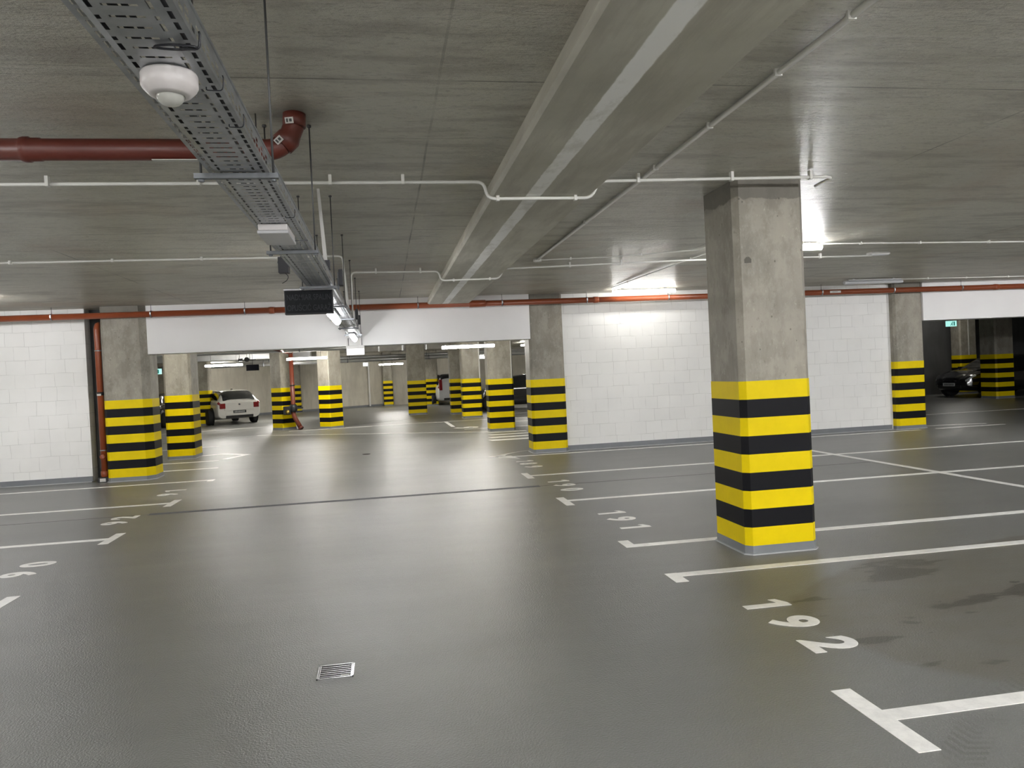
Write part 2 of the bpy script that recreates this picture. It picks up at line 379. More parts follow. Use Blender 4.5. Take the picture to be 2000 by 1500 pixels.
wall('wall_lintel_right', (11.25, WY-.2, 2.275), (32, WY+.25, CZ), M['white'], 'smooth white lintel over the right opening')
wall('wall_left', (-11.25, -9, 0), (-11, 48, CZ), M['wallc'], 'concrete side wall')
wall('wall_front', (-11, -9.25, 0), (32, -9, CZ), M['white'], 'wall behind the viewer')
wall('wall_right', (32, -9, 0), (32.25, 48, CZ), M['wallc'], 'concrete wall at far right')
wall('wall_divider', (11.0, WY+.25, 0), (11.25, 48, CZ), M['wallc'], 'added unseen wall keeping far hall light out of the right hall')  # added out of view to separate the lit hall from the dark one
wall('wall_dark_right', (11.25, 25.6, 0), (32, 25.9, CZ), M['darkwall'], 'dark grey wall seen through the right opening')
bm = bmesh.new(); prism(bm, [(-11, 37.4), (.4, 44.965), (.4, 45.365), (-11, 37.8)], 0, CZ); struct('wall_far_slanted', bm, M['wallc'], 'raw concrete end wall behind the white hatchback')
wall('wall_far', (0.3, 44.9, 0), (11, 45.2, CZ), M['wallc'], 'raw concrete end wall of the far hall')
def baseb(name, x0, x1, y, h=.10):
    bm = bmesh.new(); box(bm, (x0, y-.018, 0), (x1, y, h)); o = struct(name, bm, M['plinth'], 'grey painted skirting')
    bm = bmesh.new(); prism(bm, [(x0, y-.018), (x0, y-.065), (x1, y-.065), (x1, y-.018)], .001, .012); obj('cove', bm, M['cove'], o)
baseb('baseboard_back_left', -11, -5.22, WY); baseb('baseboard_back_middle', 3.48, 10.56, WY)
bm = bmesh.new(); prism(bm, [(-11, 37.37), (.4, 44.935), (.4, 44.963), (-11, 37.398)], 0, .12); struct('baseboard_far', bm, M['plinth'], 'grey skirting of the far wall')

# downstand beam, a part of the ceiling structure
bm = bmesh.new()
pr = [(.885, CZ), (.845, 2.945), (.87, 2.925), (1.612, 2.925), (1.62, 2.931), (1.62, CZ)]
y0, y1 = -9, WY-.2
A = [bm.verts.new((x, y0, z)) for x, z in pr]; B = [bm.verts.new((x, y1, z)) for x, z in pr]
bm.faces.new(A); bm.faces.new(B[::-1])
for i in range(6): bm.faces.new((A[i], B[i], B[(i+1) % 6], A[(i+1) % 6]))
bmesh.ops.recalc_face_normals(bm, faces=bm.faces)
struct('trim_1', bm, M['beam'], 'shallow concrete downstand beam with a pale strip along it')

# ------------------------------------------------------------------ columns
def column(x0, x1, yf, d, label, rot=0, ch=.045, chr_=None, top=CZ, pipe=None, bands=1.432):
    """x0..x1 front face, front at yf, depth d"""
    w = x1-x0; cx = (x0+x1)/2
    t = root('striped_column', label, 'column', (cx, yf+d/2, 0), rot)
    def ring(g, cr=None):
        a, b = w/2+g, d/2+g; c_ = ch+g*.4; cr = (chr_ or ch)+g*.4
        return [(-a+c_, -b), (a-cr, -b), (a, -b+cr), (a, b-c_), (a-c_, b), (-a+c_, b), (-a, b-c_), (-a, -b+c_)]
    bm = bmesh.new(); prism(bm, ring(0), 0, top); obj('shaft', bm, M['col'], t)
    bm = bmesh.new(); prism(bm, ring(.004), .07, bands); obj('striped_wrap', bm, M['stripe'], t)
    bm = bmesh.new(); prism(bm, ring(.008), 0, .075); obj('plinth', bm, M['plinth'], t)
    bm = bmesh.new(); prism(bm, ring(.022), .0005, .011); obj('sealant_bead', bm, M['cove'], t)
    return t
column(2.875, 3.50, 5.84, .62, 'large near striped concrete column standing between bays 191 and 192')
column(2.78, 3.46, 14.45, .55, 'striped column ending the white block wall at the drive-through opening')
column(10.60, 11.29, 14.45, .55, 'striped column at the right end of the white block wall')
column(-4.87, -4.11, 14.30, .6, 'striped column beside the orange downpipe at the left wall', chr_=.12)
column(-4.86, -4.28, 17.95, .75, 'brightly lit striped column just beyond the white lintel on the left')
column(2.77, 3.46, 20.55, .6, 'striped column beside the zebra stripes in the far hall')
column(2.75, 3.44, 27.5, .65, 'striped column with a white cable strip on its right edge')
column(2.58, 3.2, 30.6, .6, 'striped column half hidden behind the one with a white cable strip')
column(.92, 1.68, 32.0, .6, 'striped column left of the silver car, nearer of the overlapping two')
column(2.1, 2.8, 41.0, .6, 'striped column touching the silver car, farther of the overlapping two')
column(-2.12, -1.56, 25.98, .56, 'diagonally set striped column right of the red standpipe', rot=PI/4, ch=.02)
column(-3.76, -3.2, 26.8, .56, 'diagonally set striped column carrying the red standpipe', rot=PI/4, ch=.02)
column(-7.75, -7.15, 32.9, .6, 'striped column hiding the front of the white hatchback')
column(-5.0, -4.4, 41.0, .5, 'narrow striped column behind the red standpipe', top=CZ)
column(-.12, .42, 44.1, .3, 'small striped pilaster at the corner of the far concrete wall')
column(-9.75, -9.15, 35.0, .6, 'striped column behind the black car on the left, barely visible')
column(19.42, 20.1, 21.6, .7, 'shaded striped column in front of the black car through the right opening')
column(21.0, 21.7, 25.0, .5, 'bright striped column behind the bonnet of the black car on the right')
# putty patch on the near column
bm = bmesh.new(); prism(bm, [(-.028, -.02), (.03, -.018), (.032, .01), (.012, .032), (-.012, .03), (-.03, .01)], 0, .0015)
o = obj('repair_patch', bm, simple('dark_repair_mortar', (.12, .11, .09), .7)); o.rotation_euler = (PI/2, 0, 0)
o.parent = bpy.data.objects['striped_column']; o.location = (-.21, -.311, 2.42)
# cable strips on far columns
def strip(x, y, z0, z1, lab, r=.02):
    bm = bmesh.new(); box(bm, (x-r, y-.02, z0), (x+r, y, z1)); tag(obj('cable_strip', bm, M['trunk']), lab, 'conduit')
strip(3.40, 27.5, 1.43, 3.06, 'white vertical cable strip on the edge of a far column')
strip(3.42, 20.55, 1.43, 3.06, 'thin white vertical strip on the column by the zebra stripes', .012)
strip(-.9, 43.95, .05, 2.6, 'white vertical strip on the far wall left of the corner pilaster', .045)
strip(2.05, 44.9, .02, 2.6, 'white vertical strip on the far wall left of the silver car', .05)
strip(21.35, 25.0, 1.43, 2.9, 'white vertical strip on the bright column through the right opening', .02)

# ------------------------------------------------------------------ floor markings
ZT = .0025
def rect(bm, x0, y0, x1, y1, z=ZT):
    box(bm, (min(x0, x1), min(y0, y1), 0), (max(x0, x1), max(y0, y1), z))
def mark(bm, label, name='bay_line', cat='road marking', group=None):
    return tag(obj(name, bm, M['mark']), label, cat, group)
def tee(side, y, h0, h1, xe, label):
    """bar along Y between h0 and h1 on the aisle edge, stem to xe at y"""
    t = root('bay_line', label, 'road marking', (2.03 if side > 0 else -2.95, y, 0), 0)
    bm = bmesh.new(); x = 0
    rect(bm, 0, h0-y, .10*side, h1-y); obj('head', bm, M['mark'], t)
    bm = bmesh.new(); rect(bm, .10*side, -.05, xe-t.location.x, .05); obj('stem', bm, M['mark'], t)
tee(1, 3.04, 2.72, 3.33, 12.8, 'T shaped white bay line nearest the camera, below number 192')
tee(1, 5.48, 5.29, 5.535, 12.8, 'white bay line hooked towards the viewer in front of the near column')
tee(1, 6.50, 6.45, 6.72, 12.8, 'white bay line hooked away from the viewer behind the near column')
tee(1, 9.02, 8.70, 9.28, 12.8, 'T shaped white bay line between floor numbers 191 and 190')
tee(1, 11.42, 11.13, 11.75, 12.8, 'T shaped white bay line beyond the slot drain, next to floor number 189')
tee(1, 14.18, 14.12, 14.24, 10.9, 'white bay line along the foot of the middle block wall')
tee(-1, 6.42, 6.05, 6.62, -9.5, 'T shaped white bay line below number 90 at the left picture edge')
tee(-1, 8.82, 8.55, 9.12, -9.5, 'T shaped white bay line on the left, nearer the viewer than number 92')
tee(-1, 11.22, 10.92, 11.50, -9.5, 'T shaped white bay line just beyond number 92')
tee(-1, 13.64, 13.48, 13.70, -9.5, 'white bay line along the foot of the left block wall')
bm = bmesh.new(); box(bm, (7.13, 2.5, .0026), (7.24, 14.1, .0036)); mark(bm, 'long white line crossing all bay lines on the right', 'dividing_line')
bm = bmesh.new(); rect(bm, 11.3, 14.15, 12.9, 14.25); mark(bm, 'short white line past the right wall column')
bm = bmesh.new()
pts = [(11.0+2.0*math.cos(a), 14.3+.55*math.sin(a)) for a in [PI*.15+PI*.6*k/12 for k in range(13)]]
for a, b in zip(pts, pts[1:]):
    va = Vector((b[0]-a[0], b[1]-a[1])); nn = Vector((-va.y, va.x)).normalized()*.04
    prism(bm, [(a[0]-nn.x, a[1]-nn.y), (b[0]-nn.x, b[1]-nn.y), (b[0]+nn.x, b[1]+nn.y), (a[0]+nn.x, a[1]+nn.y)], 0, .0028)
bmesh.ops.recalc_face_normals(bm, faces=bm.faces)
mark(bm, 'curved white line on the floor of the right opening', 'curved_line')

def number(txt, side, ys, label, h=.31, x0=None, wsc=1.0):
    """digits side by side along Y; feet at the aisle, heads towards the wall"""
    x0 = x0 if x0 is not None else (2.225 if side > 0 else -3.155)
    t = root('bay_number', label, 'painted number', (x0, ys[0], 0))
    for ch, y in zip(txt, ys):
        vs_, fs = glyph(ch, h, .035)
        if ch == '1':
            vs_ = [Vector(q) for q in ((.10, 0), (.26, 0), (.26, .72), (.13, .72), (-.07, .62), (-.07, .50), (.10, .56))]; vs_ = [Vector((v.x, v.y, 0)) for v in vs_]; fs = [[0, 1, 2, 6], [6, 2, 3], [6, 3, 4, 5]]
        xs = [v.x for v in vs_]; zs = [v.y for v in vs_]; mx = (min(xs)+max(xs))/2; k = h/(max(zs)-min(zs))
        bm = bmesh.new(); V = []
        for v in vs_:
            u = (v.x-mx)*k*wsc; w = (v.y-min(zs))*k
            V.append(bm.verts.new((w*side, -u*side+(y-ys[0]), ZT)))
        for f in fs:
            try: bm.faces.new([V[i] for i in f])
            except ValueError: pass
        r = bmesh.ops.extrude_face_region(bm, geom=list(bm.faces))
        for g in r['geom']:
            if isinstance(g, bmesh.types.BMVert): g.co.z = .0004
        bmesh.ops.recalc_face_normals(bm, faces=bm.faces)
        obj('digit', bm, M['mark'], t)
number('192', 1, (4.64, 4.27, 3.88), 'white floor number 192 in the nearest right bay')
number('191', 1, (8.08, 7.70, 7.28), 'white floor number 191 behind the near column bay')
number('190', 1, (10.68, 10.27, 9.85), 'white floor number 190 near the end of the slot drain')
number('189', 1, (13.35, 12.95, 12.5), 'white floor number 189 by the wall column')
number('90', -1, (7.42, 7.80), 'white floor number 90 at the left picture edge')
number('92', -1, (9.86, 10.22), 'white floor number 92 beside the left end of the slot drain')
number('91', -1, (12.15, 12.55), 'white floor number 91 in the bay in front of the left column')

def poly_mark(pts, label, name, cat='road marking', z=ZT):
    bm = bmesh.new(); prism(bm, pts, 0, z); bmesh.ops.recalc_face_normals(bm, faces=bm.faces); mark(bm, label, name, cat)
# curved arrow by the wall column
bm = bmesh.new(); outer, inner = [], []
for k in range(15):
    t = k/14; x = 3.05-.95*math.sin(t*PI*.5); y = 15.3-1.0*t
    w = .05+.12*t; outer.append((x-w*.6, y-w*.2)); inner.append((x+w*.6, y+w*.2))
poly = outer+inner[::-1]; prism(bm, poly, .0026, .0036); bmesh.ops.recalc_face_normals(bm, faces=bm.faces)
ar = root('direction_arrow', 'curved white arrow painted on the floor left of the wall column', 'road marking')
obj('shaft', bm, M['mark'], ar)
bm = bmesh.new(); prism(bm, [(1.86, 14.42), (2.30, 14.35), (2.38, 13.75)], .0026, .0036); bmesh.ops.recalc_face_normals(bm, faces=bm.faces); obj('head', bm, M['mark'], ar)
z = root('zebra_marking', 'white stripes of a small crossing at the foot of a far column', 'road marking')
for k in range(4):
    bm = bmesh.new(); y = 17.75+k*.78; prism(bm, [(2.42+.1*k, y), (3.7, y), (3.7, y+.3), (2.36+.1*k, y+.3)], 0, ZT); bmesh.ops.recalc_face_normals(bm, faces=bm.faces); obj('stripe', bm, M['mark'], z)
for a, b, w, lab in [((2.0, 23.4), (1.98, 26.2), .12, 'short white bar in the middle of the far hall'), ((-1.4, 26.2), (10, 26.2), .1, 'long white cross line in the far hall'),
    ((-4.0, 24.6), (2.7, 20.6), .1, 'slanting white line crossing the far aisle'), ((3.6, 24.3), (9, 24.3), .1, 'white bay line behind the zebra crossing column'),
    ((3.6, 29.0), (9, 29.0), .12, 'white bay line in front of the dark far car'), ((-8.5, 20.1), (-4.4, 21.2), .1, 'white line left of the bright lit column'),
    ((-8.2, 15.6), (-3.3, 15.6), .1, 'white line right behind the left wall column'), ((-8.2, 17.1), (-3.6, 17.1), .1, 'white line at the foot of the bright lit column'),
    ((-9.0, 27.9), (-4.4, 29.4), .12, 'white bay line in front of the white hatchback'), ((2.2, 22.0), (8, 22.0), .1, 'white line left of the zebra crossing column'),
    ((-3.2, 25.9), (-.5, 25.9), .1, 'white line below the diagonal columns'), ((12.5, 17.5), (18, 17.5), .14, 'white bay line in the dark right hall')]:
    d = Vector((b[0]-a[0], b[1]-a[1])); nn = Vector((-d.y, d.x)).normalized()*w/2
    poly_mark([(a[0]-nn.x, a[1]-nn.y), (b[0]-nn.x, b[1]-nn.y), (b[0]+nn.x, b[1]+nn.y), (a[0]+nn.x, a[1]+nn.y)], lab, 'bay_line')
poly_mark([(-4.4, 18.6), (-3.75, 18.75), (-3.1, 18.15), (-3.45, 17.3), (-3.6, 17.35), (-3.3, 18.1), (-3.8, 18.55), (-4.4, 18.45)], 'faint white hooked arrow on the floor beyond the left opening', 'direction_arrow')
number('9', 1, (22.7,), 'pale white digit on the floor left of the zebra crossing column', .75, 1.95, 1.4)

# slot drain across the aisle and thin joints beyond it
t = root('slot_drain', 'steel slot drain running across the aisle', 'drain', (-3.06, 10.34, 0))
bm = bmesh.new(); box(bm, (0, -.034, 0), (5.1, -.022, .004)); obj('edge_rail', bm, M['zincd'], t)
bm = bmesh.new(); box(bm, (0, .022, 0), (5.1, .034, .004)); obj('edge_rail', bm, M['zincd'], t)
bm = bmesh.new(); box(bm, (0, -.022, 0), (5.1, .022, .0018)); obj('slot', bm, M['hole'], t)
bm = bmesh.new(); box(bm, (0, -.062, 0), (5.1, -.034, .0018)); box(bm, (0, .034, 0), (5.1, .062, .0018)); obj('seal', bm, M['joint'], t)
for a, b, lab in ((2.05, 7.1, 'hairline floor joint right of the slot drain'), (-9, -3.07, 'hairline floor joint left of the slot drain')):
    bm = bmesh.new(); box(bm, (a, 10.33, 0), (b, 10.345, .0012)); tag(obj('floor_joint', bm, M['joint']), lab, 'floor joint')
bm = bmesh.new(); prism(bm, [(-6.5, 23.3), (1.5, 29.5), (1.5, 29.56), (-6.5, 23.36)], 0, .0012); tag(obj('floor_joint', bm, M['joint']), 'slanting hairline floor joint in the far hall', 'floor joint')
# floor grate
t = root('floor_drain', 'small square steel grate with slats set in the aisle floor', 'drain', (-.345, 4.27, 0))
bm = bmesh.new(); s = .098
for a, b in (((-s, -s), (s, -s+.008)), ((-s, s-.008), (s, s)), ((-s, -s), (-s+.008, s)), ((s-.008, -s), (s, s))): box(bm, (*a, 0), (*b, .006))
obj('frame', bm, M['drain'], t)
bm = bmesh.new(); box(bm, (-s+.008, -s+.008, 0), (s-.008, s-.008, .001)); obj('pit', bm, M['hole'], t)
for k in range(6):
    bm = bmesh.new(); y = -.067+k*.027; box(bm, (-s+.018, y-.0035, .001), (s-.018, y+.0035, .004)); obj('slat', bm, M['drain'], t)
boxo('rim', (-s+.010, -s+.012, .001), (-s+.016, s-.012, .005), M['drain'], t); boxo('rim', (s-.016, -s+.012, .001), (s-.010, s-.012, .005), M['drain'], t)
boxo('tag_plate', (.03, -s+.018, .005), (s-.022, -s+.034, .0065), M['label'], t)
bm = bmesh.new(); lathe(bm, [(.0, .0005), (.085, .0005), (.085, .006), (.0, .006)], 20, (-.47, 16.45, 0)); tag(obj('drain_cover', bm, M['hole'], None), 'small dark round drain cover beyond the slot drain', 'drain')

# ------------------------------------------------------------------ cable tray
TX0, TX1, TZ, TH = -.588, -.378, 2.368, .065
tray = root('cable_tray', 'long perforated galvanised cable tray hung under the ceiling along the aisle', 'cable tray')
def perf(xs, ys_period, hole, y0, y1, emit):
    pass
bm = bmesh.new()
P = .05; ny = int((14.3+.8)/P)
# bottom cross breaks: margin, slot row, gap, slot row, gap, transverse slot zone ..., mirrored
XB = [0, .014, .024, .042, .052, .070, .140, .158, .168, .186, .196, .210]
YB = [0, .016, .025, .034, .050]      # lengthwise slots use 0..034 ; transverse slots use .016-.025
def hole(ix, iy, k):
    if ix in (1, 9): return iy in (0, 1, 2)
    if ix in (3, 7): return (iy in (0, 1, 2)) if k % 2 == 0 else iy in (1, 2)
    if ix == 5: return iy == 1 and True
    return False
for k in range(ny):
    yb = -.8+k*P
    if yb > 7.2 and k % 1 == 0 and yb < 0: continue
    cache = {}
    def vtx(i, j):
        if (i, j) not in cache: cache[(i, j)] = bm.verts.new((TX0+XB[i], yb+YB[j], TZ-(.004 if 3 <= i <= 8 else 0)))
        return cache[(i, j)]
    for i in range(len(XB)-1):
        for j in range(4):
            if hole(i, j, k): continue
            bm.faces.new((vtx(i, j), vtx(i, j+1), vtx(i+1, j+1), vtx(i+1, j)))
bmesh.ops.remove_doubles(bm, verts=bm.verts, dist=.0005)
obj('perforated_base', bm, M['zinc'], tray)
for x, s in ((TX0, -1), (TX1, 1)):
    bm = bmesh.new(); ZB = [0, .012, .024, .030, .042, .052, TH]
    for k in range(ny):
        yb = -.8+k*P; cache = {}
        def vtx(i, j):
            if (i, j) not in cache: cache[(i, j)] = bm.verts.new((x, yb+YB[j], TZ+ZB[i]))
            return cache[(i, j)]
        for i in range(6):
            for j in range(4):
                if i in (1, 3) and j in (0, 1, 2) and (i == 1 or k % 2 == 0): continue
                bm.faces.new((vtx(i, j), vtx(i, j+1), vtx(i+1, j+1), vtx(i+1, j)))
    box(bm, (x-.004, -.8, TZ+TH-.004), (x+.004, 14.3, TZ+TH+.003))
    bmesh.ops.remove_doubles(bm, verts=bm.verts, dist=.0004)
    obj('side_rail', bm, M['zinc'], tray)
for k, yb in enumerate((4.24, 7.75, 10.8)):
    bm = bmesh.new(); box(bm, (TX0-.004, yb, TZ-.006), (TX1+.004, yb+.012, TZ-.002)); obj('splice_bar', bm, M['zincd'], tray)
# cables lying in the tray
for k, (dx, dz, r, mk, lab) in enumerate([(.03, .012, .009, 'cablek', 'dark cable along the left side of the tray'), (.055, .01, .007, 'cablew', 'thin grey cable left of the middle of the tray'),
        (.085, .012, .010, 'cablek', 'thick dark cable in the middle of the tray'), (.11, .01, .007, 'cablek', 'thin dark cable right of the middle of the tray'),
        (.14, .012, .010, 'cablew', 'thick grey cable in the tray'), (.175, .014, .012, 'cablek', 'dark cable along the right side of the tray')]):
    bm = bmesh.new(); pts = [(TX0+dx+.006*math.sin(yy*1.3+k), yy, TZ+dz+.004) for yy in [-.7+.5*j for j in range(30)]]
    tube(bm, pts, r, 6); tag(obj('tray_cable', bm, M[mk]), lab, 'cable')
# ties
def tie(y, x=TX1, big=False):
    bm = bmesh.new(); r = .003 if big else .0016
    pts = arcpts([(x-.035, y, TZ-.004), (x-.035, y, TZ-.012), (x+.004, y+.004, TZ-.012), (x+.008, y, TZ+.02), (x+.006, y, TZ+.026)], .01, 3)
    tube(bm, pts, r, 6)
    if big: tube(bm, [(x-.045+.045*math.cos(a), y+.012*math.sin(a), TZ-.010) for a in [2*PI*k/14 for k in range(14)]], .0028, 6, closed=True)
    return obj('cable_tie', bm, M['tie'])
for y, big, lab in ((1.80, True, 'large black looped tie hanging at the top of the tray'), (2.05, False, 'black wire tie on the tray beside the round sensor'), (2.34, False, 'black wire tie on the tray between sensor and first hanger'),
        (3.62, False, 'black wire tie on the tray just before the white lamp box')):
    tag(tie(y, big=big), lab, 'cable tie')
# hangers
def hanger(y, label, first=None):
    if first is None:
        t = root('tray_hanger', label, 'tray hanger', (0, y, 0), 0, 'tray hangers')
        bm = bmesh.new(); x0, x1 = -.635, -.345
        pf = [(-.012, 0), (.012, 0), (.012, .018), (.0095, .018), (.0095, .0025), (-.0095, .0025), (-.0095, .018), (-.012, .018)]
        A = [bm.verts.new((x0, a, TZ-.026+b)) for a, b in pf]; B = [bm.verts.new((x1, a, TZ-.026+b)) for a, b in pf]
        bm.faces.new(A); bm.faces.new(B[::-1])
        for i in range(8): bm.faces.new((A[i], B[i], B[(i+1) % 8], A[(i+1) % 8]))
        bmesh.ops.recalc_face_normals(bm, faces=bm.faces); obj('crossbar', bm, M['zincd'], t)
        for x in (-.612, -.362):
            bm = bmesh.new(); tube(bm, [(x, 0, TZ-.03), (x, 0, CZ)], .0042, 8); r_ = obj('threaded_rod', bm, M['rod'], t)
            bm = bmesh.new(); lathe(bm, [(.0045, 0), (.011, 0), (.011, .008), (.0045, .008)], 6, (x, 0, TZ-.036)); obj('nut', bm, M['zincd'], r_)
            bm = bmesh.new(); lathe(bm, [(.0045, 0), (.012, 0), (.012, .012), (.0045, .012)], 8, (x, 0, CZ-.012)); obj('anchor', bm, M['rod'], r_)
        return t
    r = first.copy(); C.objects.link(r); r.location = (0, y, 0); r['label'] = label
    for ch in first.children:
        c = ch.copy(); C.objects.link(c); c.parent = r
        for g in ch.children:
            d = g.copy(); C.objects.link(d); d.parent = c
    return r
h0 = hanger(2.87, 'nearest cross bar and rods carrying the cable tray')
hanger(4.55, 'second cross bar and rods under the tray, just beyond the white lamp box', h0)
hanger(6.27, 'third tray hanger, its rods ending above the dark warning sign', h0)
hanger(7.95, 'fourth tray hanger, right behind the dark warning sign', h0)
hanger(9.65, 'fifth tray hanger, just past the first lit tray lamp', h0)
hanger(11.35, 'sixth tray hanger, in front of the white lintel', h0)
hanger(13.05, 'last tray hanger before the white lintel', h0)
# presence sensor
t = root('presence_sensor', 'round white motion sensor with milky dome under the near tray', 'sensor', (-.480, 1.965, TZ-.006))
bm = bmesh.new(); lathe(bm, [(.0, 0), (.063, 0), (.0655, -.005), (.0655, -.030), (.062, -.037), (.050, -.050), (.035, -.055), (.034, -.052), (.0, -.052)], 40)
obj('housing', bm, M['sensor'], t)
bm = bmesh.new(); lathe(bm, [(.0325, -.052)]+[(.032*math.cos(a), -.054-.024*math.sin(a)) for a in [PI/2*k/8 for k in range(8)]]+[(.001, -.078)], 32); obj('dome_lens', bm, M['lens'], t)
# emergency luminaire under tray
t = root('emergency_lamp', 'unlit white rectangular lamp box fixed under the tray', 'lamp', (-.494, 3.94, TZ-.006))
bm = bmesh.new(); box(bm, (-.068, -.16, -.030), (.068, .16, 0), .004); obj('housing', bm, M['sensor'], t)
bm = bmesh.new(); box(bm, (-.072, -.165, -.046), (.072, .165, -.031), .004); obj('diffuser', bm, M['lampoff'], t)
# unlit warning sign
t = root('warning_sign', 'unlit black hanging message box across the cable tray', 'sign', (-.580, 6.42, 0))
bm = bmesh.new(); box(bm, (-.193, -.03, 2.150), (.193, .03, 2.344), .004); obj('casing', bm, M['black'], t)
bm = bmesh.new(); box(bm, (-.197, -.034, 2.344), (.197, .034, 2.360), .003); obj('top_rail', bm, M['alu'], t)
bm = bmesh.new(); box(bm, (-.184, -.0345, 2.160), (.184, -.0305, 2.338)); fc_ = obj('message_panel', bm, M['signface'], t)
for txt, zc in (('NADMIAR SPALIN', 2.266), ('OPUŚCIĆ GARAŻ', 2.180)):
    vs_, fs = glyph(txt, 1, .008); xs = [v.x for v in vs_]; zs = [v.y for v in vs_]
    vsH, _f = glyph('H', 1, .008); hh = max(v.y for v in vsH)-min(v.y for v in vsH)
    kz = .046/hh; kx = .345/(max(xs)-min(xs)); mx = (min(xs)+max(xs))/2
    bm = bmesh.new(); V = [bm.verts.new(((v.x-mx)*kx, -.0352, zc+v.y*kz)) for v in vs_]
    for f in fs:
        try: bm.faces.new([V[i] for i in f])
        except ValueError: pass
    obj('lettering', bm, M['signtxt'], fc_)
# boxes beside tray
t = root('junction_box', 'dark grey box fixed to the left side of the tray before the sign', 'junction box', (-.835, 7.0, 2.64))
bm = bmesh.new(); box(bm, (-.045, -.05, -.07), (.045, .05, .07), .005); obj('casing', bm, M['cablek'], t)
bm = bmesh.new(); box(bm, (-.052, -.02, .02), (.225, .0, .035)); obj('bracket', bm, M['zincd'], t)
bm = bmesh.new(); tube(bm, arcpts([(.01, -.02, -.07), (.04, -.02, -.10), (.02, -.02, -.14), (-.02, -.02, -.16)], .02), .003, 6); obj('loose_wire', bm, M['tie'], t)
bm = bmesh.new(); tube(bm, [(-.03, .03, .07), (-.03, .03, CZ-2.64)], .003, 6); obj('hanging_rod', bm, M['rod'], t)
for y, lab in ((7.0, 'black box at the right side of the tray before the sign'), (10.95, 'black box at the right side of the tray beyond the first lit lamp'), (12.0, 'black box at the right side of the tray near the lintel')):
    bm = bmesh.new(); box(bm, (TX1+.012, y-.05, TZ+.08), (TX1+.05, y+.07, TZ+.22), .004); o = tag(obj('connector_box', bm, M['cablek']), lab, 'junction box')
    bm = bmesh.new(); box(bm, (TX1+.003, y-.012, TZ+.05), (TX1+.014, y+.02, TZ+.2)); obj('bracket', bm, M['zincd'], o)
# ------------------------------------------------------------------ lamps
def batten(x, y, z, along, lit, label, length=1.22, hang=None, w=.085, name='tube_lamp', mk=None, half=False):
    t = root(name, label, 'lamp', (x, y, z), PI/2 if along == 'y' else 0)
    l_ = length/2
    bm = bmesh.new(); box(bm, (-l_*(1 if half else .9), -w*(.52 if half else .46), .047), (l_*(1 if half else .98), w*(.52 if half else .46), .068), .004); obj('housing', bm, M['lampbody'], t)
    bm = bmesh.new(); n_ = 8
    n_ = 13; pf = [(-w*.5*math.cos(2*PI*k/14), .012-.034*math.sin(2*PI*k/14)) for k in range(14)]
    if half: n_ = 8; pf = [(-w*.5*math.cos(PI*k/8), .046-.055*math.sin(PI*k/8)) for k in range(9)]
    A = [bm.verts.new((-l_-.012, a, b)) for a, b in pf]; B = [bm.verts.new((l_+.012, a, b)) for a, b in pf]
    bm.faces.new(A); bm.faces.new(B[::-1])
    for i in range(n_): bm.faces.new((A[i], B[i], B[i+1], A[i+1]))
    bm.faces.new((A[n_], B[n_], B[0], A[0]))
    bmesh.ops.recalc_face_normals(bm, faces=bm.faces)
    obj('diffuser', bm, M[mk] if mk else (M['lampon'] if lit else M['lampoff']), t)
    for s in (-1, 1):
        bm = bmesh.new()
        top = hang if hang else .082
        if hang: tube(bm, [(s*l_*.7, 0, .066), (s*l_*.7, 0, top)], .005, 6)
        else: box(bm, (s*l_*.7-.02, -.02, .066), (s*l_*.7+.02, .02, top))
        obj('mounting_clip', bm, M['rod'] if hang else M['lampbody'], t)
    return t
cl = CZ-.082
batten(4.98, 9.0, cl, 'x', True, 'lit ceiling tube lamp showing past the right edge of the near column')
batten(4.95, 13.9, cl, 'x', True, 'lit ceiling tube lamp glowing on the white block wall', mk='lampsoft', w=.06)
batten(9.45, 13.45, cl, 'x', False, 'unlit ceiling tube lamp at the top of the right wall column')
batten(-6.32, 12.2, cl, 'x', True, 'lit ceiling tube lamp beyond the left picture edge')
batten(-6.75, 8.3, cl, 'x', True, 'lit ceiling tube lamp in the left bays')
batten(-.53, 8.75, TZ-.095, 'y', True, 'lit lamp under the tray right behind the warning sign', half=True)
batten(-.49, 13.1, TZ-.095, 'y', True, 'lit lamp under the tray close to the white lintel', half=True)
def twin(x, y, al, where, mk='lampstrong'):  # unseen lamps added so the room is lit evenly
    batten(x, y, cl-.05, al, True, 'added unseen twin tube lamp '+where, mk=mk, w=.14, hang=.132)
twin(-.5, -1.9, 'y', 'over the aisle just behind the viewer'); twin(-.5, -6.0, 'y', 'over the aisle far behind the viewer')
twin(4.9, -1.2, 'x', 'over the right bays just behind the viewer'); twin(4.9, -6.0, 'x', 'over the right bays far behind the viewer')
twin(-6.9, 3.2, 'x', 'over the left bays beside the viewer'); twin(-6.9, -3.0, 'x', 'over the left bays behind the viewer')
twin(10.2, 3.0, 'x', 'over the outer right bays beside the viewer'); twin(10.2, -3.5, 'x', 'over the outer right bays behind the viewer')
twin(13.2, 9.6, 'x', 'over the bays right of the picture edge', 'lampmid')
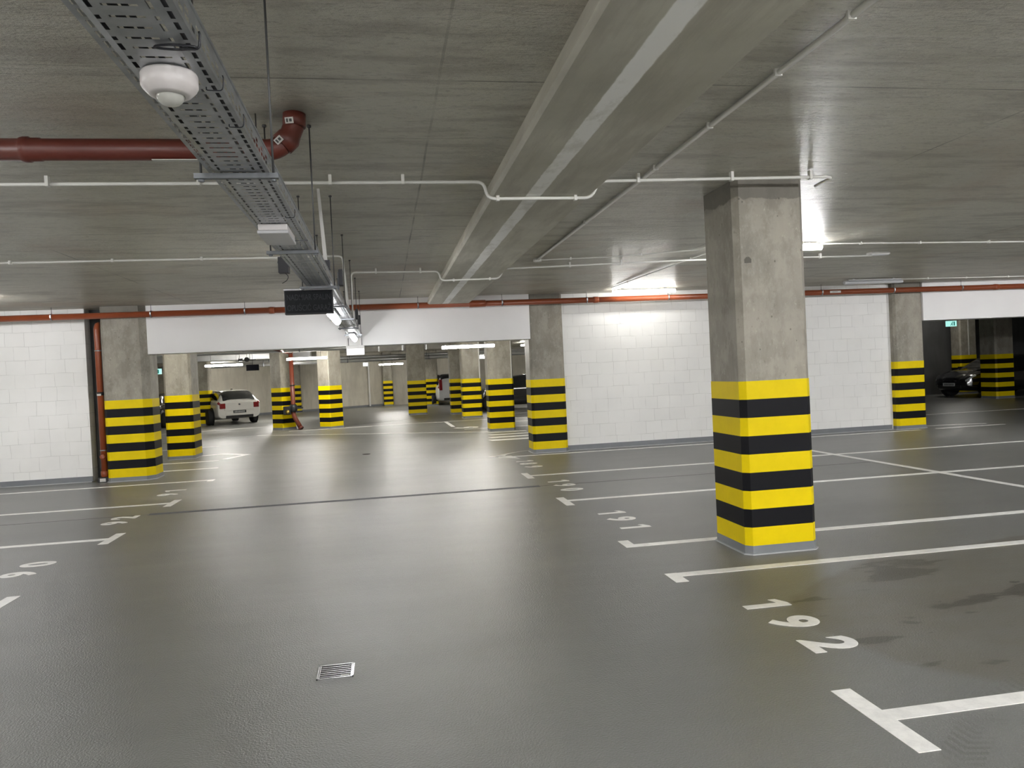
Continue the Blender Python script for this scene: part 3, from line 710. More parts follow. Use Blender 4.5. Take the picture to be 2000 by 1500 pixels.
# far hall lamps hung low
def far(x, y, z, label, **k): batten(x, y, z-.03, k.pop('along', 'x'), True, label, hang=CZ-z+.03, mk='lampfar', **k)
far(2.03, 18.4, 2.285, 'long lit hanging lamp in front of the far columns on the right', w=.09, length=1.25)
far(-2.42, 25.0, 2.36, 'lit hanging lamp above the red standpipe', w=.12)
far(-5.55, 28.0, 2.33, 'lit hanging lamp above the white hatchback', w=.12)
far(-4.5, 34, 2.28, 'small lit hanging lamp left of the diagonal columns', along='y', w=.3)
far(.35, 40.5, 2.33, 'lit hanging lamp above the corner pilaster', w=.16)
far(4.35, 34.0, 2.33, 'small lit hanging lamp between two far columns on the right', w=.16, length=.3)
for x, y, wh in ((-7.5, 21.0, 'left of the bright lit column'), (7, 24, 'right of the zebra crossing column'), (8, 31, 'over the black side-on car'), (.6, 24.5, 'in front of the far middle column'), (3.1, 24.2, 'before the column with a white strip'), (7.5, 38, 'right of the silver car'), (-8, 36, 'left of the white hatchback')):
    far(x, y, 2.95, 'added unseen ceiling lamp, '+wh)  # out of view, added to brighten the far columns and hall
far(-4.4, 15.9, 2.95, 'lit ceiling lamp just behind the lintel, lighting the first column beyond it')
far(19.9, 24.0, 2.9, 'small lit lamp of the right hall hidden behind the lintel', length=.35)
# small fittings
t = root('ceiling_fitting', 'small white rectangular fitting on the ceiling right of the near column', 'lamp', (7.14, 10.02, CZ))
bm = bmesh.new(); box(bm, (-.15, -.06, -.035), (.15, .06, 0), .005); obj('housing', bm, M['trunk'], t)
bm = bmesh.new(); box(bm, (-.135, -.05, -.045), (.135, .05, -.035), .004); obj('diffuser', bm, M['lampoff'], t)
t = root('tray_exit_sign', 'white box sign hanging at the lower edge of the lintel under the tray', 'sign', (-.51, 14.30, 2.05))
bm = bmesh.new(); box(bm, (-.16, -.03, 0), (.16, .03, .12), .004); obj('panel', bm, simple('bright_white_panel', (.8, .8, .78), .4, em=(1, .98, .95), es=.08), t)
bm = bmesh.new(); box(bm, (-.165, -.045, .122), (.165, .045, .175), .006); obj('housing', bm, M['trunk'], t)
bm = bmesh.new()
for xx in (-.12, .12): tube(bm, [(xx, 0, .17), (xx, 0, TZ-2.05-.004)], .006, 6)
obj('stem', bm, M['rod'], t)
def exit_sign(x, y, z, w, h, lab, pic=True):
    t = root('exit_sign', lab, 'sign', (x, y, z))
    bm = bmesh.new(); box(bm, (-w/2, -.03, 0), (w/2, .03, h), .004); obj('light_box', bm, M['exitg'] if pic else M['whitelit'], t)
    bm = bmesh.new()
    tube(bm, [(0, 0, h), (0, 0, CZ-z)], .008, 6); obj('stem', bm, M['rod'], t)
    if pic:
        bm = bmesh.new()    # running figure and door
        box(bm, (w*.18, -.036, h*.15), (w*.30, -.031, h*.85)); tube(bm, [(-.02*w, -.034, h*.35), (.06*w, -.034, h*.62)], h*.07, 6); tube(bm, [(-.02*w, -.034, h*.36), (-.14*w, -.034, h*.2)], h*.05, 6)
        tube(bm, [(.0, -.034, h*.36), (.1*w, -.034, h*.18)], h*.05, 6); tube(bm, [(.06*w, -.034, h*.6), (-.08*w, -.034, h*.58)], h*.04, 6)
        lathe(bm, [(.0, -.004), (h*.09, -.004), (h*.09, .002), (.0, .002)], 10, (.08*w, -.034, h*.76), 'y'); obj('pictogram', bm, M['exitp'], t)
exit_sign(-8.37, 30.0, 2.14, .42, .2, 'green lit exit sign beyond the left opening')
exit_sign(18.18, 22.0, 2.40, .36, .18, 'green lit exit sign in the right opening')
exit_sign(-.95, 39.5, 2.25, .24, .18, 'small pale lit sign on the far wall left of the corner', False)
t = root('message_board', 'small dark board hanging above the white hatchback', 'sign', (-4.75, 29.0, 2.1))
bm = bmesh.new(); box(bm, (-.22, -.03, 0), (.22, .03, .22), .004); obj('panel', bm, simple('matt_black_board', (.004, .004, .005), .95, spec=.0), t)
bm = bmesh.new(); tube(bm, [(0, 0, .22), (0, 0, CZ-2.1)], .01, 6); obj('stem', bm, M['rod'], t)

# ------------------------------------------------------------------ conduits
def conduit(pts, label, r=.0125, clips=(), mat='conduit', rad=.06, round_=True):
    t = root('conduit', label, 'conduit')
    bm = bmesh.new(); tube(bm, arcpts(pts, rad) if round_ else pts, r, 8); obj('pipe', bm, M[mat], t)
    for (x, y, z, ax) in clips:
        bm = bmesh.new(); w = r*1.55
        if ax == 'x': box(bm, (x-.011, y-w, z-w), (x+.011, y+w, CZ-.001 if z > 3 else z+.02))
        else: box(bm, (x-w, y-.008, z-r*1.1), (x+r*.9, y+.008, CZ-.001))
        obj('clip', bm, M[mat], t)
    return t
zc = CZ-.021; zl = CZ-.052; zu = CZ-.0135; zk = CZ-.019
conduit([(-10.9, 5.64, zl), (.80, 5.66, zl), (.825, 5.66, 2.905), (1.63, 5.66, 2.905), (1.69, 5.66, zl), (3.54, 5.56, zl), (3.60, 5.60, zl), (3.62, 5.86, zl)],
    'white conduit crossing the ceiling and beam in front of the near column',
    clips=[(x, 5.64, zl, 'x') for x in (-6.3, -4.5, -2.2, -1.22, -.32, .2)]+[(.90, 5.66, 2.905, 'x'), (1.5, 5.66, 2.905, 'x'), (2.0, 5.64, zl, 'x'), (2.75, 5.60, zl, 'x'), (3.4, 5.57, zl, 'x')])
conduit([(-10.9, 9.15, zc), (-.42, 9.19, zc), (-.40, 9.19, TZ+.08)], 'white conduit across the left ceiling ending at the tray',
    clips=[(x, 9.17, zc, 'x') for x in (-5.5, -4.0, -2.95, -2.0, -1.1, -.7)])
conduit([(-.385, 10.40, TZ+.08), (-.375, 10.40, zl), (.80, 10.50, zl), (.825, 10.50, 2.905), (1.63, 10.45, 2.905), (1.69, 10.40, zl), (4.2, 10.0, zl), (7.0, 9.98, zl)],
    'white conduit crossing the far part of the beam to the small ceiling fitting', clips=[(-.05, 10.43, zl, 'x'), (.55, 10.48, zl, 'x'), (1.0, 10.50, 2.905, 'x'), (1.5, 10.46, 2.905, 'x'), (2.6, 10.27, zl, 'x'), (3.3, 10.15, zl, 'x'), (4.5, 9.99, zl, 'x'), (6.2, 9.985, zl, 'x')])
c4 = conduit([(2.06, -8.9, zk), (2.06, 9.8, zk)], 'white conduit running along the ceiling right of the beam', r=.0165, clips=[(2.06, y, zk, 'y') for y in (1.5, 2.6, 3.0, 3.62, 4.45, 5.4, 7.4)])
bm = bmesh.new(); lathe(bm, [(.0, 0), (.055, 0), (.055, -.035), (.05, -.042), (.0, -.042)], 20, (2.06, 9.87, CZ)); tag(obj('junction_box', bm, M['conduit']), 'small round ceiling box at the end of the lengthwise conduit', 'junction box')
conduit([(2.12, 9.87, zc), (3.0, 9.75, zc), (4.1, 9.3, zc), (4.2, 9.02, zc)], 'thin white conduit from the round box to the lamp behind the near column', r=.009, clips=[(2.5, 9.82, zc, 'x'), (3.4, 9.59, zc, 'x')])
conduit([(5.63, 9.01, zc), (12.9, 9.45, zc)], 'white conduit leading right from the lamp behind the near column', r=.011, clips=[(x, 9.0+(x-5.42)*.06, zc, 'x') for x in (6.2, 7.1, 8.2, 9.4)])
conduit([(4.35, 9.3, zu), (4.2, 13.5, zu), (4.32, 13.9, zu)], 'thin conduit running lengthwise to the lamp at the block wall', r=.008, clips=[(4.3, y, zu, 'y') for y in (10.1, 11.0, 11.9, 12.9)])
conduit([(10.1, 13.5, zc), (18, 13.9, zc)], 'thin white conduit along the top of the right lintel', r=.010, clips=[(x, 13.5+(x-10.1)*.05, zc, 'x') for x in (10.7, 11.6, 12.6)])
# vertical white trunking between ceiling and tray
for x, y, z1, w, lab in ((-.405, 6.05, 2.46, .03, 'white vertical trunking from ceiling to tray in front of the sign'), (-.42, 9.95, 2.44, .04, 'white vertical trunking from ceiling to tray behind the sign')):
    t = root('vertical_trunking', lab, 'trunking', (x, y, 0))
    bm = bmesh.new(); A = [(-w/2-.045, -w/2), (w/2-.045, -w/2), (w/2-.045, w/2), (-w/2-.045, w/2)]
    lo = [bm.verts.new((a+.045+(.02 if a > -.045 else 0)*0, b, z1)) for a, b in A]; hi = [bm.verts.new((a*.7, b*.7, CZ)) for a, b in A]
    bm.faces.new(lo[::-1]); bm.faces.new(hi)
    for i in range(4): bm.faces.new((lo[i], lo[(i+1) % 4], hi[(i+1) % 4], hi[i]))
    obj('channel', bm, M['trunk'], t)
    bm = bmesh.new(); box(bm, (-.02, -.03, z1-.003), (.03, .03, z1+.07), .004); obj('end_bracket', bm, M['cablek'], t)

# ------------------------------------------------------------------ drain pipes
def clamp(bmc, x, y, z, r, top):
    lathe(bmc, [(r, -.012), (r+.006, -.012), (r+.006, .012), (r, .012)], 16, (x, y, z), 'x')
def clamp_part(x, y, z, r, parent, top=CZ):
    bm = bmesh.new(); clamp(bm, x, y, z, r, top); c_ = obj('clamp', bm, M['zincd'], parent)
    bm = bmesh.new(); tube(bm, [(x, y, z+r), (x, y, top-.001)], .004, 6); obj('rod', bm, M['rod'], c_)
    bm = bmesh.new(); box(bm, (x-.01, y-.012-r, z-.012), (x+.01, y-r-.004, z+.03)); obj('bolt', bm, M['alu'], c_)
PR = .053; PY = 14.22; PZ = 2.915
t = root('drain_pipe', 'long orange drain pipe hung under the ceiling along the cross wall', 'pipe')
for a, b in ((-10.95, -1.9), (-1.9, 4.13), (4.13, 12.9), (12.9, 31.9)):
    bm = bmesh.new(); lathe(bm, [(PR, a), (PR, b-.10), (PR+.007, b-.098), (PR+.010, b-.06), (PR+.007, b-.02), (PR+.006, b)], 24, (0, PY, PZ), 'x'); obj('pipe_length', bm, M['orange'], t)
bm = bmesh.new(); lathe(bm, [(PR, 1.62), (PR+.012, 1.63), (PR+.012, 1.93), (PR, 1.94)], 24, (0, PY, PZ), 'x'); obj('coupling', bm, M['orange'], t)
for x in (-5.6, -3.99, -2.41, -.6, .67, 2.25, 3.9, 5.55, 7.1, 8.82, 10.44, 12.02): clamp_part(x, PY, PZ, PR, t)
bm = bmesh.new(); box(bm, (8.98, PY-PR-.004, PZ-.022), (9.22, PY-PR-.001, PZ+.022)); lb = obj('sticker', bm, M['label'], t)
bm = bmesh.new(); box(bm, (9.03, PY-PR-.0055, PZ-.004), (9.15, PY-PR-.0042, PZ+.004)); obj('print', bm, M['ink'], lb)
# near soil pipe
NY = 4.36; NZ = 2.885; NR = .0565
t = root('soil_pipe', 'red brown soil pipe above the tray with two elbows into the ceiling', 'pipe')
bm = bmesh.new(); lathe(bm, [(NR, -10.95), (NR, -1.82), (NR+.006, -1.815), (NR+.010, -1.80), (NR+.010, -1.775), (NR+.004, -1.77), (NR+.004, -1.72), (NR, -1.715), (NR, -.68)], 28, (0, NY, NZ), 'x'); obj('pipe_length', bm, M['red'], t)
def bend(c0, a0, a1, R, n_=8):
    return [(c0[0]+R*math.sin(a), NY, c0[1]-R*math.cos(a)) for a in [a0+(a1-a0)*k/n_ for k in range(n_+1)]]
bm = bmesh.new(); p = bend((-.575, NZ+.12), 0, PI/4.2, .12); tube(bm, [(-.70, NY, NZ), (-.66, NY, NZ)]+p, [NR+.008, NR+.008]+[NR]*9, 24); e1 = obj('elbow', bm, M['red'], t)
q = Vector(p[-1]); d = Vector((math.cos(PI/4.2), 0, math.sin(PI/4.2)))
bm = bmesh.new(); pts = [q-d*.005, q+d*.05]; tube(bm, pts+[tuple(q+d*.05+Vector((.05*math.sin(a)*.6, 0, .07*math.sin(a)))) for a in (.3, .7, 1.1, 1.5)], [NR+.009, NR+.009]+[NR]*4, 24)
e2 = obj('elbow', bm, M['red'], t)
q2 = q+d*.05
bm = bmesh.new(); tube(bm, [(q2.x+.03, NY, q2.z+.06), (q2.x+.034, NY, CZ)], NR+.006, 24); obj('ceiling_socket', bm, M['red'], t)
for (x, z_, rot) in ((q.x-.012, q.z+.002, -.75), (q2.x+.012, q2.z+.075, -.1)):
    bm = bmesh.new(); box(bm, (-.022, -.0015, -.017), (.022, .0015, .017)); s_ = obj('sticker', bm, M['label'], t); s_.location = (x, NY-NR-.011, z_); s_.rotation_euler = (0, rot, 0)
    bm = bmesh.new(); box(bm, (-.016, -.0025, -.010), (-.006, -.0016, .010)); box(bm, (0, -.0025, -.008), (.014, -.0016, .008)); obj('print', bm, M['ink'], s_)
bm = bmesh.new(); box(bm, (-1.17, NY-.03, NZ-NR-.006), (-.92, NY+.01, NZ-NR-.002)); obj('paper_label', bm, M['label'], t)
for x in (-3.0,): clamp_part(x, NY, NZ, NR, t)
bm = bmesh.new(); tube(bm, [(-.63, NY+.0, NZ+NR), (-.63, NY, CZ)], .004, 6); obj('hanging_rod', bm, M['rod'], t)
# downpipe in the recess
t = root('downpipe', 'orange vertical downpipe in the recess beside the left striped column', 'pipe', (-4.965, 14.44, 0))
DR = .052
bm = bmesh.new(); tube(bm, [(0, 0, .10), (0, 0, 2.68)]+[(0, .10-.10*math.cos(a), 2.68+.10*math.sin(a)) for a in (.3, .6, .9, 1.2, 1.5)]+[(0, .28, 2.78)], DR, 20); obj('pipe_length', bm, M['orange'], t)
for z_ in (2.32, .56): 
    bm = bmesh.new(); lathe(bm, [(DR, -.01), (DR+.006, -.01), (DR+.006, .01), (DR, .01)], 18, (0, 0, z_)); obj('clamp', bm, M['alu'], t)
bm = bmesh.new(); lathe(bm, [(DR+.001, -.03), (DR+.009, -.025), (DR+.009, .025), (DR+.001, .03)], 18, (0, 0, 1.56)); s_ = obj('socket', bm, M['black'], t)
bm = bmesh.new(); box(bm, (-.035, -DR-.014, 1.525), (.03, -DR-.009, 1.56)); obj('sticker', bm, M['label'], t)
bm = bmesh.new(); lathe(bm, [(DR, -.05), (DR+.010, -.045), (DR+.010, .05), (DR, .055)], 18, (0, 0, .14)); obj('lower_socket', bm, M['orange'], t)
bm = bmesh.new(); lathe(bm, [(.0, -.085), (.038, -.085), (.042, -.08), (.042, -.03), (.0, -.03)], 20, (0, 0, .45), 'y'); obj('inspection_cap', bm, M['orange'], t)
bm = bmesh.new(); box(bm, (-.10, -.07, 0), (.07, .06, .085), .006); f_ = obj('floor_box', bm, M['black'], t)
bm = bmesh.new(); box(bm, (-.06, -.078, .012), (.035, -.072, .07)); obj('paper_label', bm, M['label'], f_)
# red standpipe with valve
t = root('standpipe', 'red standpipe with black valve on a diagonal far column', 'pipe', (-3.10, 26.55, 0))
bm = bmesh.new(); tube(bm, arcpts([(0, 0, 2.62), (0, 0, .48), (.22, -.1, .06)], .1), .075, 14); obj('riser', bm, M['rust'], t)
bm = bmesh.new(); tube(bm, [(.20, -.09, .07), (.25, -.11, .02)], .095, 14); obj('foot_flange', bm, M['red'], t)
bm = bmesh.new(); lathe(bm, [(.0, -.12), (.11, -.12), (.13, -.05), (.13, .08), (.09, .14), (.0, .14)], 16, (0, 0, .72)); box(bm, (-.32, -.12, .52), (-.08, .04, .80), .02); box(bm, (.1, -.05, .58), (.30, .02, .64)); box(bm, (.1, -.05, .70), (.32, .02, .76)); obj('valve_body', bm, M['black'], t)
bm = bmesh.new(); lathe(bm, [(.0, -.03), (.07, -.03), (.07, .0), (.0, .0)], 14, (-.18, -.13, .62), 'y'); obj('handwheel', bm, M['yellowhand'], t)
bm = bmesh.new(); lathe(bm, [(.076, -.02), (.085, -.02), (.085, .02), (.076, .02)], 14, (0, 0, 1.5)); obj('clamp', bm, M['black'], t)

# ducts and pipes under the far ceiling
def run(a, b, r, mat, lab, name='ceiling_pipe', rings=0):
    t = root(name, lab, 'pipe'); bm = bmesh.new(); tube(bm, [a, b], r, 14); obj('pipe_length', bm, M[mat], t)
    A, B = Vector(a), Vector(b)
    for k in range(rings):
        p = A.lerp(B, (k+.5)/rings); bm = bmesh.new(); d = (B-A).normalized()*.02
        tube(bm, [p-d, p+d], r+.012, 14); c_ = obj('pipe_ring', bm, M['zincd'], t)
        bm = bmesh.new(); tube(bm, [p+Vector((0, 0, r)), Vector((p.x, p.y, CZ))], .008, 5); obj('hanging_rod', bm, M['rod'], c_)
run((-10.5, 35.9, 2.62), (10.9, 35.9, 2.62), .07, 'duct', 'thin silver pipe across the far hall, upper of the pair', rings=6)
run((-10.5, 34.2, 2.44), (10.9, 34.2, 2.44), .085, 'duct', 'silver pipe across the far hall, lower of the pair', rings=6)
run((-10.5, 24.5, 2.60), (-1.0, 24.5, 2.60), .06, 'duct', 'silver pipe above the white hatchback', rings=3)
run((-7.6, 22.6, 2.60), (-3.2, 22.6, 2.60), .06, 'red', 'red fire pipe just under the left part of the lintel line', 'fire_pipe', rings=3)
run((-3.1, 22.6, 2.60), (-3.1, 26.45, 2.60), .06, 'red', 'short red fire pipe joining the standpipe', 'fire_pipe')
run((-2.6, 20.0, 2.48), (-.2, 20.0, 2.48), .05, 'zincd', 'dark pipe to the left of the box sign under the lintel', rings=2)
t = root('air_duct', 'wrapped rectangular air duct under the far ceiling right of the tray', 'duct', (0, 33.0, 0))
bm = bmesh.new(); box(bm, (-1.6, -.3, 2.74), (2.7, .3, 3.0), .01); obj('duct_body', bm, M['insul'], t)
for x in (-1.2, -.2, .8, 1.8):
    bm = bmesh.new(); box(bm, (x-.03, -.31, 2.73), (x+.03, .31, 3.01)); s_ = obj('strap', bm, M['duct'], t)
    bm = bmesh.new(); box(bm, (x-.02, -.02, 3.01), (x+.02, .02, CZ)); obj('hanger', bm, M['rod'], s_)
t = root('air_duct', 'silver air duct under the far ceiling above the white hatchback', 'duct', (-6, 31.5, 0))
bm = bmesh.new(); box(bm, (-4.6, -.3, 2.58), (3.1, .3, 2.80), .01); obj('duct_body', bm, M['duct'], t)
for x in (-3.5, -1.5, .5, 2.4):
    bm = bmesh.new(); box(bm, (x-.02, -.02, 2.80), (x+.02, .02, CZ)); obj('hanger', bm, M['rod'], t)
t = root('pipe_bracket', 'black pipe fitting with rods hanging above the white hatchback', 'pipe fitting', (-4.7, 27.6, 2.45))
bm = bmesh.new(); box(bm, (-.28, -.05, -.03), (-.14, .05, .06), .01); lathe(bm, [(.0, -.06), (.08, -.06), (.08, .06), (.0, .06)], 14, (0, 0, .02), 'y'); box(bm, (-.3, -.02, -.01), (.3, .02, .02)); obj('fitting_body', bm, M['black'], t)
for x in (-.24, .0, .1):
    bm = bmesh.new(); tube(bm, [(x, 0, .02), (x, 0, CZ-2.45)], .012, 6); obj('hanging_rod', bm, M['trunk'], t)

# ------------------------------------------------------------------ cars
def cr(p0, p1, p2, p3, t):
    return .5*((2*p1)+(-p0+p2)*t+(2*p0-5*p1+4*p2-p3)*t*t+(-p0+3*p1-3*p2+p3)*t*t*t)
class Shell:
    """half sections from sill to roof, interpolated along the car; forward is +Y"""
    def __init__(s, st): s.st = st
    def at(s, v, u):
        """v: 0..n-1 station index, u: 0..1 from sill to roof centre"""
        n_ = len(s.st); i = min(int(v), n_-2); t = v-i
        def sec(k):
            k = max(0, min(n_-1, k)); y, zb, zs, zr, w, wr = s.st[k]
            P_ = [(w*.80, zb), (w*.97, zb+.10), (w, zb+(zs-zb)*.45), (w*.985, zs-.05), (w*.945, zs), (wr+(w-wr)*.30, zs+(zr-zs)*.55), (wr*.93, zr-.045), (wr*.6, zr-.004), (0, zr)]
            m_ = len(P_)-1; f = u*m_; j = min(int(f), m_-1); tt = f-j
            g = lambda q: P_[max(0, min(m_, q))]
            return (cr(g(j-1)[0], g(j)[0], g(j+1)[0], g(j+2)[0], tt), cr(g(j-1)[1], g(j)[1], g(j+1)[1], g(j+2)[1], tt), y)
        a, b, c_, d = sec(i-1), sec(i), sec(i+1), sec(i+2)
        return Vector((cr(a[0], b[0], c_[0], d[0], t), b[2]+(c_[2]-b[2])*t, cr(a[1], b[1], c_[1], d[1], t)))
    def patch(s, v0, v1, u0, u1, off, nv=10, nu=5, side=1, edge=None):
        bm = bmesh.new(); G = []
        for i in range(nv+1):
            row = []
            for j in range(nu+1):
                a, b = i/nv, j/nu
                v = v0(b)*(1-a)+v1(b)*a if callable(v0) else v0*(1-a)+v1*a
                u = u0+(u1-u0)*b; p = s.at(v, u); e = .01
                du = s.at(v, min(1, u+e))-s.at(v, max(0, u-e)); dv = s.at(min(len(s.st)-1, v+e*4), u)-s.at(max(0, v-e*4), u)
                nn = dv.cross(du)
                if nn.length > 1e-9: nn.normalize()
                if nn.x < -1e-6 and nn.z < .3: nn = -nn
                if nn.z < -.3: nn = -nn
                p = p+nn*off; row.append(bm.verts.new((p.x*side, p.y, p.z)))
            G.append(row)
        for i in range(nv):
            for j in range(nu): f = bm.faces.new((G[i][j], G[i+1][j], G[i+1][j+1], G[i][j+1])); f.smooth = True
        bmesh.ops.recalc_face_normals(bm, faces=bm.faces); return bm
def make_car(label, loc, rz, paint, kind='hatch', plate='platew', Lh=2.12, Hs=1.0):
    t = root('car', label, 'car', loc, rz); s = Lh/2.12
    if kind == 'hatch':
        st = [(-2.10, .36, .86, .93, .78, .60), (-2.06, .27, .92, 1.02, .84, .62), (-1.90, .24, .95, 1.24, .87, .60), (-1.62, .22, .96, 1.385, .88, .59), (-1.0, .20, .95, 1.42, .885, .60),
              (-.2, .20, .93, 1.425, .885, .61), (.35, .20, .92, 1.36, .885, .60), (.72, .20, .92, 1.20, .885, .62), (1.05, .20, .93, 1.00, .88, .66), (1.5, .21, .88, .935, .86, .62), (1.88, .24, .76, .83, .80, .52), (2.06, .30, .62, .70, .68, .42), (2.12, .38, .54, .60, .55, .34)]
        iw = (2.25, 6.4)
    else:  # van-like tall
        st = [(-2.10, .36, .95, 1.25, .80, .66), (-2.06, .27, 1.0, 1.42, .84, .66), (-1.95, .24, 1.0, 1.58, .86, .66), (-1.6, .22, 1.0, 1.66, .87, .66), (-1.0, .20, 1.0, 1.68, .875, .66),
              (-.2, .20, .98, 1.67, .875, .66), (.5, .20, .96, 1.58, .875, .64), (1.0, .20, .96, 1.32, .87, .64), (1.35, .20, .97, 1.10, .87, .66), (1.6, .21, .93, .99, .85, .62), (1.9, .24, .80, .86, .78, .52), (2.05, .30, .66, .72, .66, .42), (2.12, .38, .56, .62, .55, .34)]
        iw = (2.1, 6.5)
    sh = Shell([(y*s, zb*Hs, zs*Hs, zr*Hs, w, wr) for y, zb, zs, zr, w, wr in st]); n_ = len(st)-1
    NV, NU = 64, 26; bm = bmesh.new(); G = []
    for i in range(NV+1):
        row = [sh.at(i/NV*n_, j/NU) for j in range(NU+1)]
        R_ = [bm.verts.new((p.x, p.y, p.z)) for p in row]; Lf = [bm.verts.new((-p.x, p.y, p.z)) for p in row[:-1]][::-1]
        G.append(R_+Lf)
    K = len(G[0])
    for i in range(NV):
        for j in range(K): f = bm.faces.new((G[i][j], G[i][(j+1) % K], G[i+1][(j+1) % K], G[i+1][j])); f.smooth = True
    for row, rev in ((G[0], False), (G[-1], True)):
        for j in range(NU):
            jj = K-1-j
            a, b, c_, d = row[j], row[j+1], row[jj-1] if j+1 < NU else row[j+1], row[jj]
            vs_ = []
            for q in (a, b, c_, d):
                if q not in vs_: vs_.append(q)
            if len(vs_) >= 3:
                try: bm.faces.new(vs_)
                except ValueError: pass
    bmesh.ops.recalc_face_normals(bm, faces=bm.faces)
    obj('body', bm, M[paint], t)
    for sd in (1, -1):
        obj('side_window', sh.patch(lambda b: iw[0]+.35*b, lambda b: iw[1]+1.1-1.55*b, .535, .745, .006, 20, 5, sd), M['glass'], t)
        bm = bmesh.new()
        for wy in (-1.33*s, 1.33*s): pass
        obj('head_lamp', sh.patch(9.75, 11.1, .38, .50, .008, 8, 4, sd), M['head'], t)
        obj('tail_lamp', sh.patch(0.02, 1.35, .36, .52, .010, 6, 4, sd), M['tail'], t)
        obj('sill', sh.patch(1.2, 10.5, .02, .10, .006, 12, 2, sd), M['trim'], t)
        bm = bmesh.new(); box(bm, (sd*.90, .62*s, .93*Hs), (sd*1.04, .78*s, 1.06*Hs), .03); obj('wing_mirror', bm, M[paint], t)
    for wy in (-1.30*s, 1.32*s):
        for sd in (1, -1):
            bm = bmesh.new(); lathe(bm, [(.0, -.01), (.375, -.01), (.375, .006), (.0, .006)], 28, (sd*.885, wy, .345), 'x'); obj('wheel_arch', bm, M['trim'], t)
            bm = bmesh.new(); lathe(bm, [(.19, -.20), (.31, -.20), (.325, -.17), (.325, -.03), (.30, .0), (.215, .0), (.20, -.02)], 28, (sd*.895, wy, .325), 'x')
            if sd < 0: bmesh.ops.scale(bm, vec=(1, 1, 1), verts=bm.verts)
            w_ = obj('wheel', bm, M['tyre'], t)
            bm = bmesh.new(); lathe(bm, [(.0, .008), (.05, .008), (.055, .0), (.055, -.02), (.0, -.02)], 14, (sd*.897, wy, .325), 'x')
            for k in range(5):
                a = 2*PI*k/5
                c0 = Vector((sd*.899, wy, .325)); e_ = Vector((0, math.cos(a), math.sin(a)))
                tube(bm, [c0+e_*.04, c0+e_*.205], .018, 6)
            lathe(bm, [(.195, -.01), (.212, -.01), (.212, .008), (.195, .008)], 28, (sd*.897, wy, .325), 'x')
            obj('rim', bm, M['rim'], w_)
    # rear window and windscreen: grids following the roof surface across the car
    def cross(v0, v1, u0, name, mat, off=.008):
        bm = bmesh.new(); G = []
        for i in range(9):
            v = v0+(v1-v0)*i/8; row = []
            us = [u0+(1-u0)*k/6 for k in range(7)]
            pr_ = [sh.at(v, u) for u in us]
            dv = (sh.at(min(n_, v+.05), 1)-sh.at(max(0, v-.05), 1)); nn = Vector((0, -dv.z, dv.y)); nn.normalize()
            if nn.z < 0: nn = -nn
            full = [(p.x, p.y, p.z) for p in pr_]+[(-p.x, p.y, p.z) for p in pr_[:-1]][::-1]
            G.append([bm.verts.new((x, y+nn.y*off, z+nn.z*off)) for x, y, z in full])
        for i in range(8):
            for j in range(len(G[0])-1): f = bm.faces.new((G[i][j], G[i][j+1], G[i+1][j+1], G[i+1][j])); f.smooth = True
        bmesh.ops.recalc_face_normals(bm, faces=bm.faces); obj(name, bm, M[mat], t)
    cross(1.0, 2.75, .68, 'rear_window', 'glass', .012); cross(6.05, 8.0, .66, 'windscreen', 'glass', .012)
    zt = (.93 if kind == 'hatch' else 1.25)*Hs; yr = -2.10*s
    bm = bmesh.new(); box(bm, (-.56, yr-.012, .42*Hs), (.56, yr+.02, .50*Hs), .01); obj('rear_bumper_strip', bm, M[paint], t)
    bm = bmesh.new(); box(bm, (-.55, yr-.008, .27*Hs), (.55, yr+.10, .38*Hs), .01); obj('rear_valance', bm, M['trim'], t)
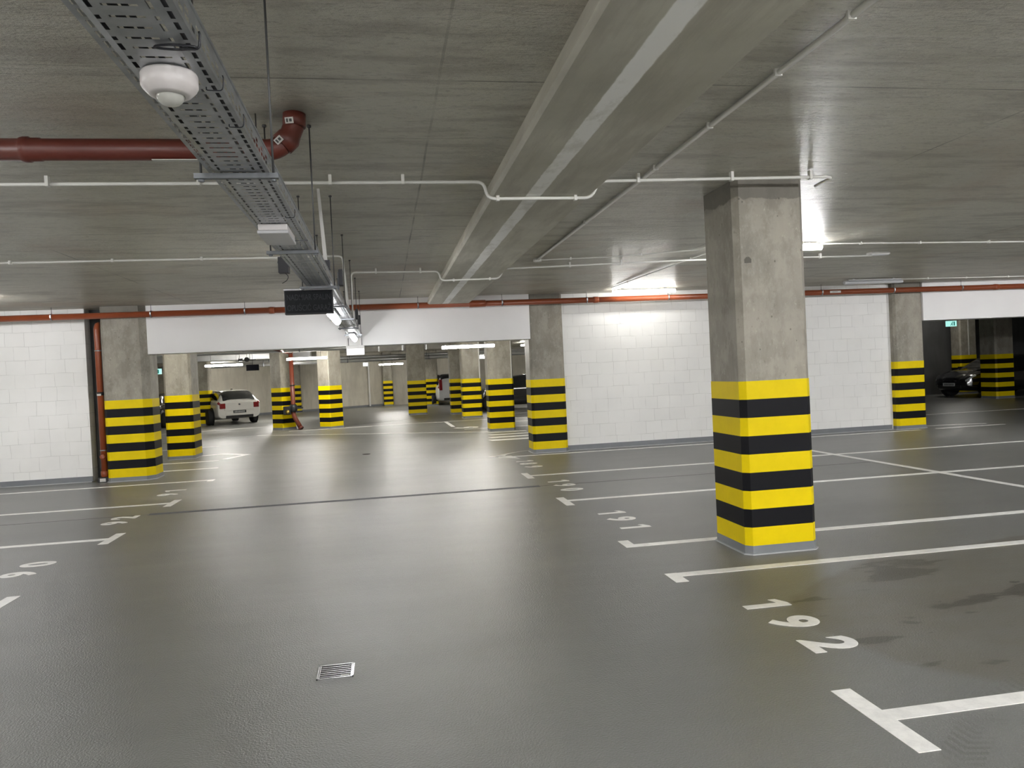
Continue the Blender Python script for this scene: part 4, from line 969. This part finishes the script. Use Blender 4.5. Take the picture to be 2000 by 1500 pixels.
    if kind == 'hatch':
        bm = bmesh.new(); box(bm, (-.60, yr-.02, .58*Hs), (.60, yr+.03, .90*Hs), .015); obj('tailgate', bm, M[paint], t)
        for sd in (-1, 1):
            bm = bmesh.new(); box(bm, (sd*.56, yr-.03, .66*Hs), (sd*.79, yr+.06, .88*Hs), .02); obj('tail_lamp', bm, M['tail'], t)
        bm = bmesh.new(); lathe(bm, [(.0, -.006), (.04, -.006), (.04, .003), (.0, .003)], 16, (0, yr-.025, .82*Hs), 'y'); obj('badge', bm, M['rim'], t)
        bm = bmesh.new(); box(bm, (-.05, -1.3*s, 1.425*Hs), (.0, -1.1*s, 1.46*Hs), .01); obj('aerial', bm, M['trim'], t)
    else:
        for sd in (-1, 1):
            bm = bmesh.new(); box(bm, (sd*.62, yr-.03, .80*Hs), (sd*.80, yr+.06, 1.38*Hs), .02); obj('tail_lamp', bm, M['tail'], t)
    def plate_at(y, z_, d):
        bm = bmesh.new(); box(bm, (-.26, y-.008, z_-.055), (.26, y+.008, z_+.055), .003); p_ = obj('number_plate', bm, M[plate], t)
        bm = bmesh.new()
        for k in range(7): box(bm, (-.21+k*.06, y+d*.009, z_-.03), (-.175+k*.06, y+d*.011, z_+.03))
        obj('plate_marks', bm, M['platew' if plate == 'platek' else 'ink'], p_)
    plate_at(yr-.022, .52*Hs, -1)
    plate_at(2.125*s+.01, .46*Hs, 1)
    bm = bmesh.new(); box(bm, (-.5, 2.06*s, .34*Hs), (.5, 2.135*s, .44*Hs), .01); obj('grille', bm, M['trim'], t)
    bm = bmesh.new(); box(bm, (-.30, 2.04*s, .56*Hs), (.30, 2.12*s, .60*Hs), .01); obj('upper_grille', bm, M['rim'], t)
    return t
a = math.radians(27)
fx, fy = -math.sin(a), math.cos(a)
make_car('white hatchback parked nose-in at the slanted concrete wall', (-5.92+fx*2.1, 32.5+fy*2.1, 0), a, 'carw', plate='platek')
make_car('black car facing the viewer between the two left columns', (-9.8, 34.2, 0), PI-.05, 'cark')
make_car('silver car with a tall red tail lamp behind the far columns', (3.22, 42.55, 0), .2, 'cars', kind='tall', plate='platew', Lh=1.9)
make_car('black car seen from the side behind the zebra crossing column', (5.65, 32.6, 0), PI/2, 'cark', Hs=1.04)
make_car('black car nosing out behind the shaded column in the right opening', (21.35, 23.6, 0), PI/2+.06, 'cark', Hs=.97)
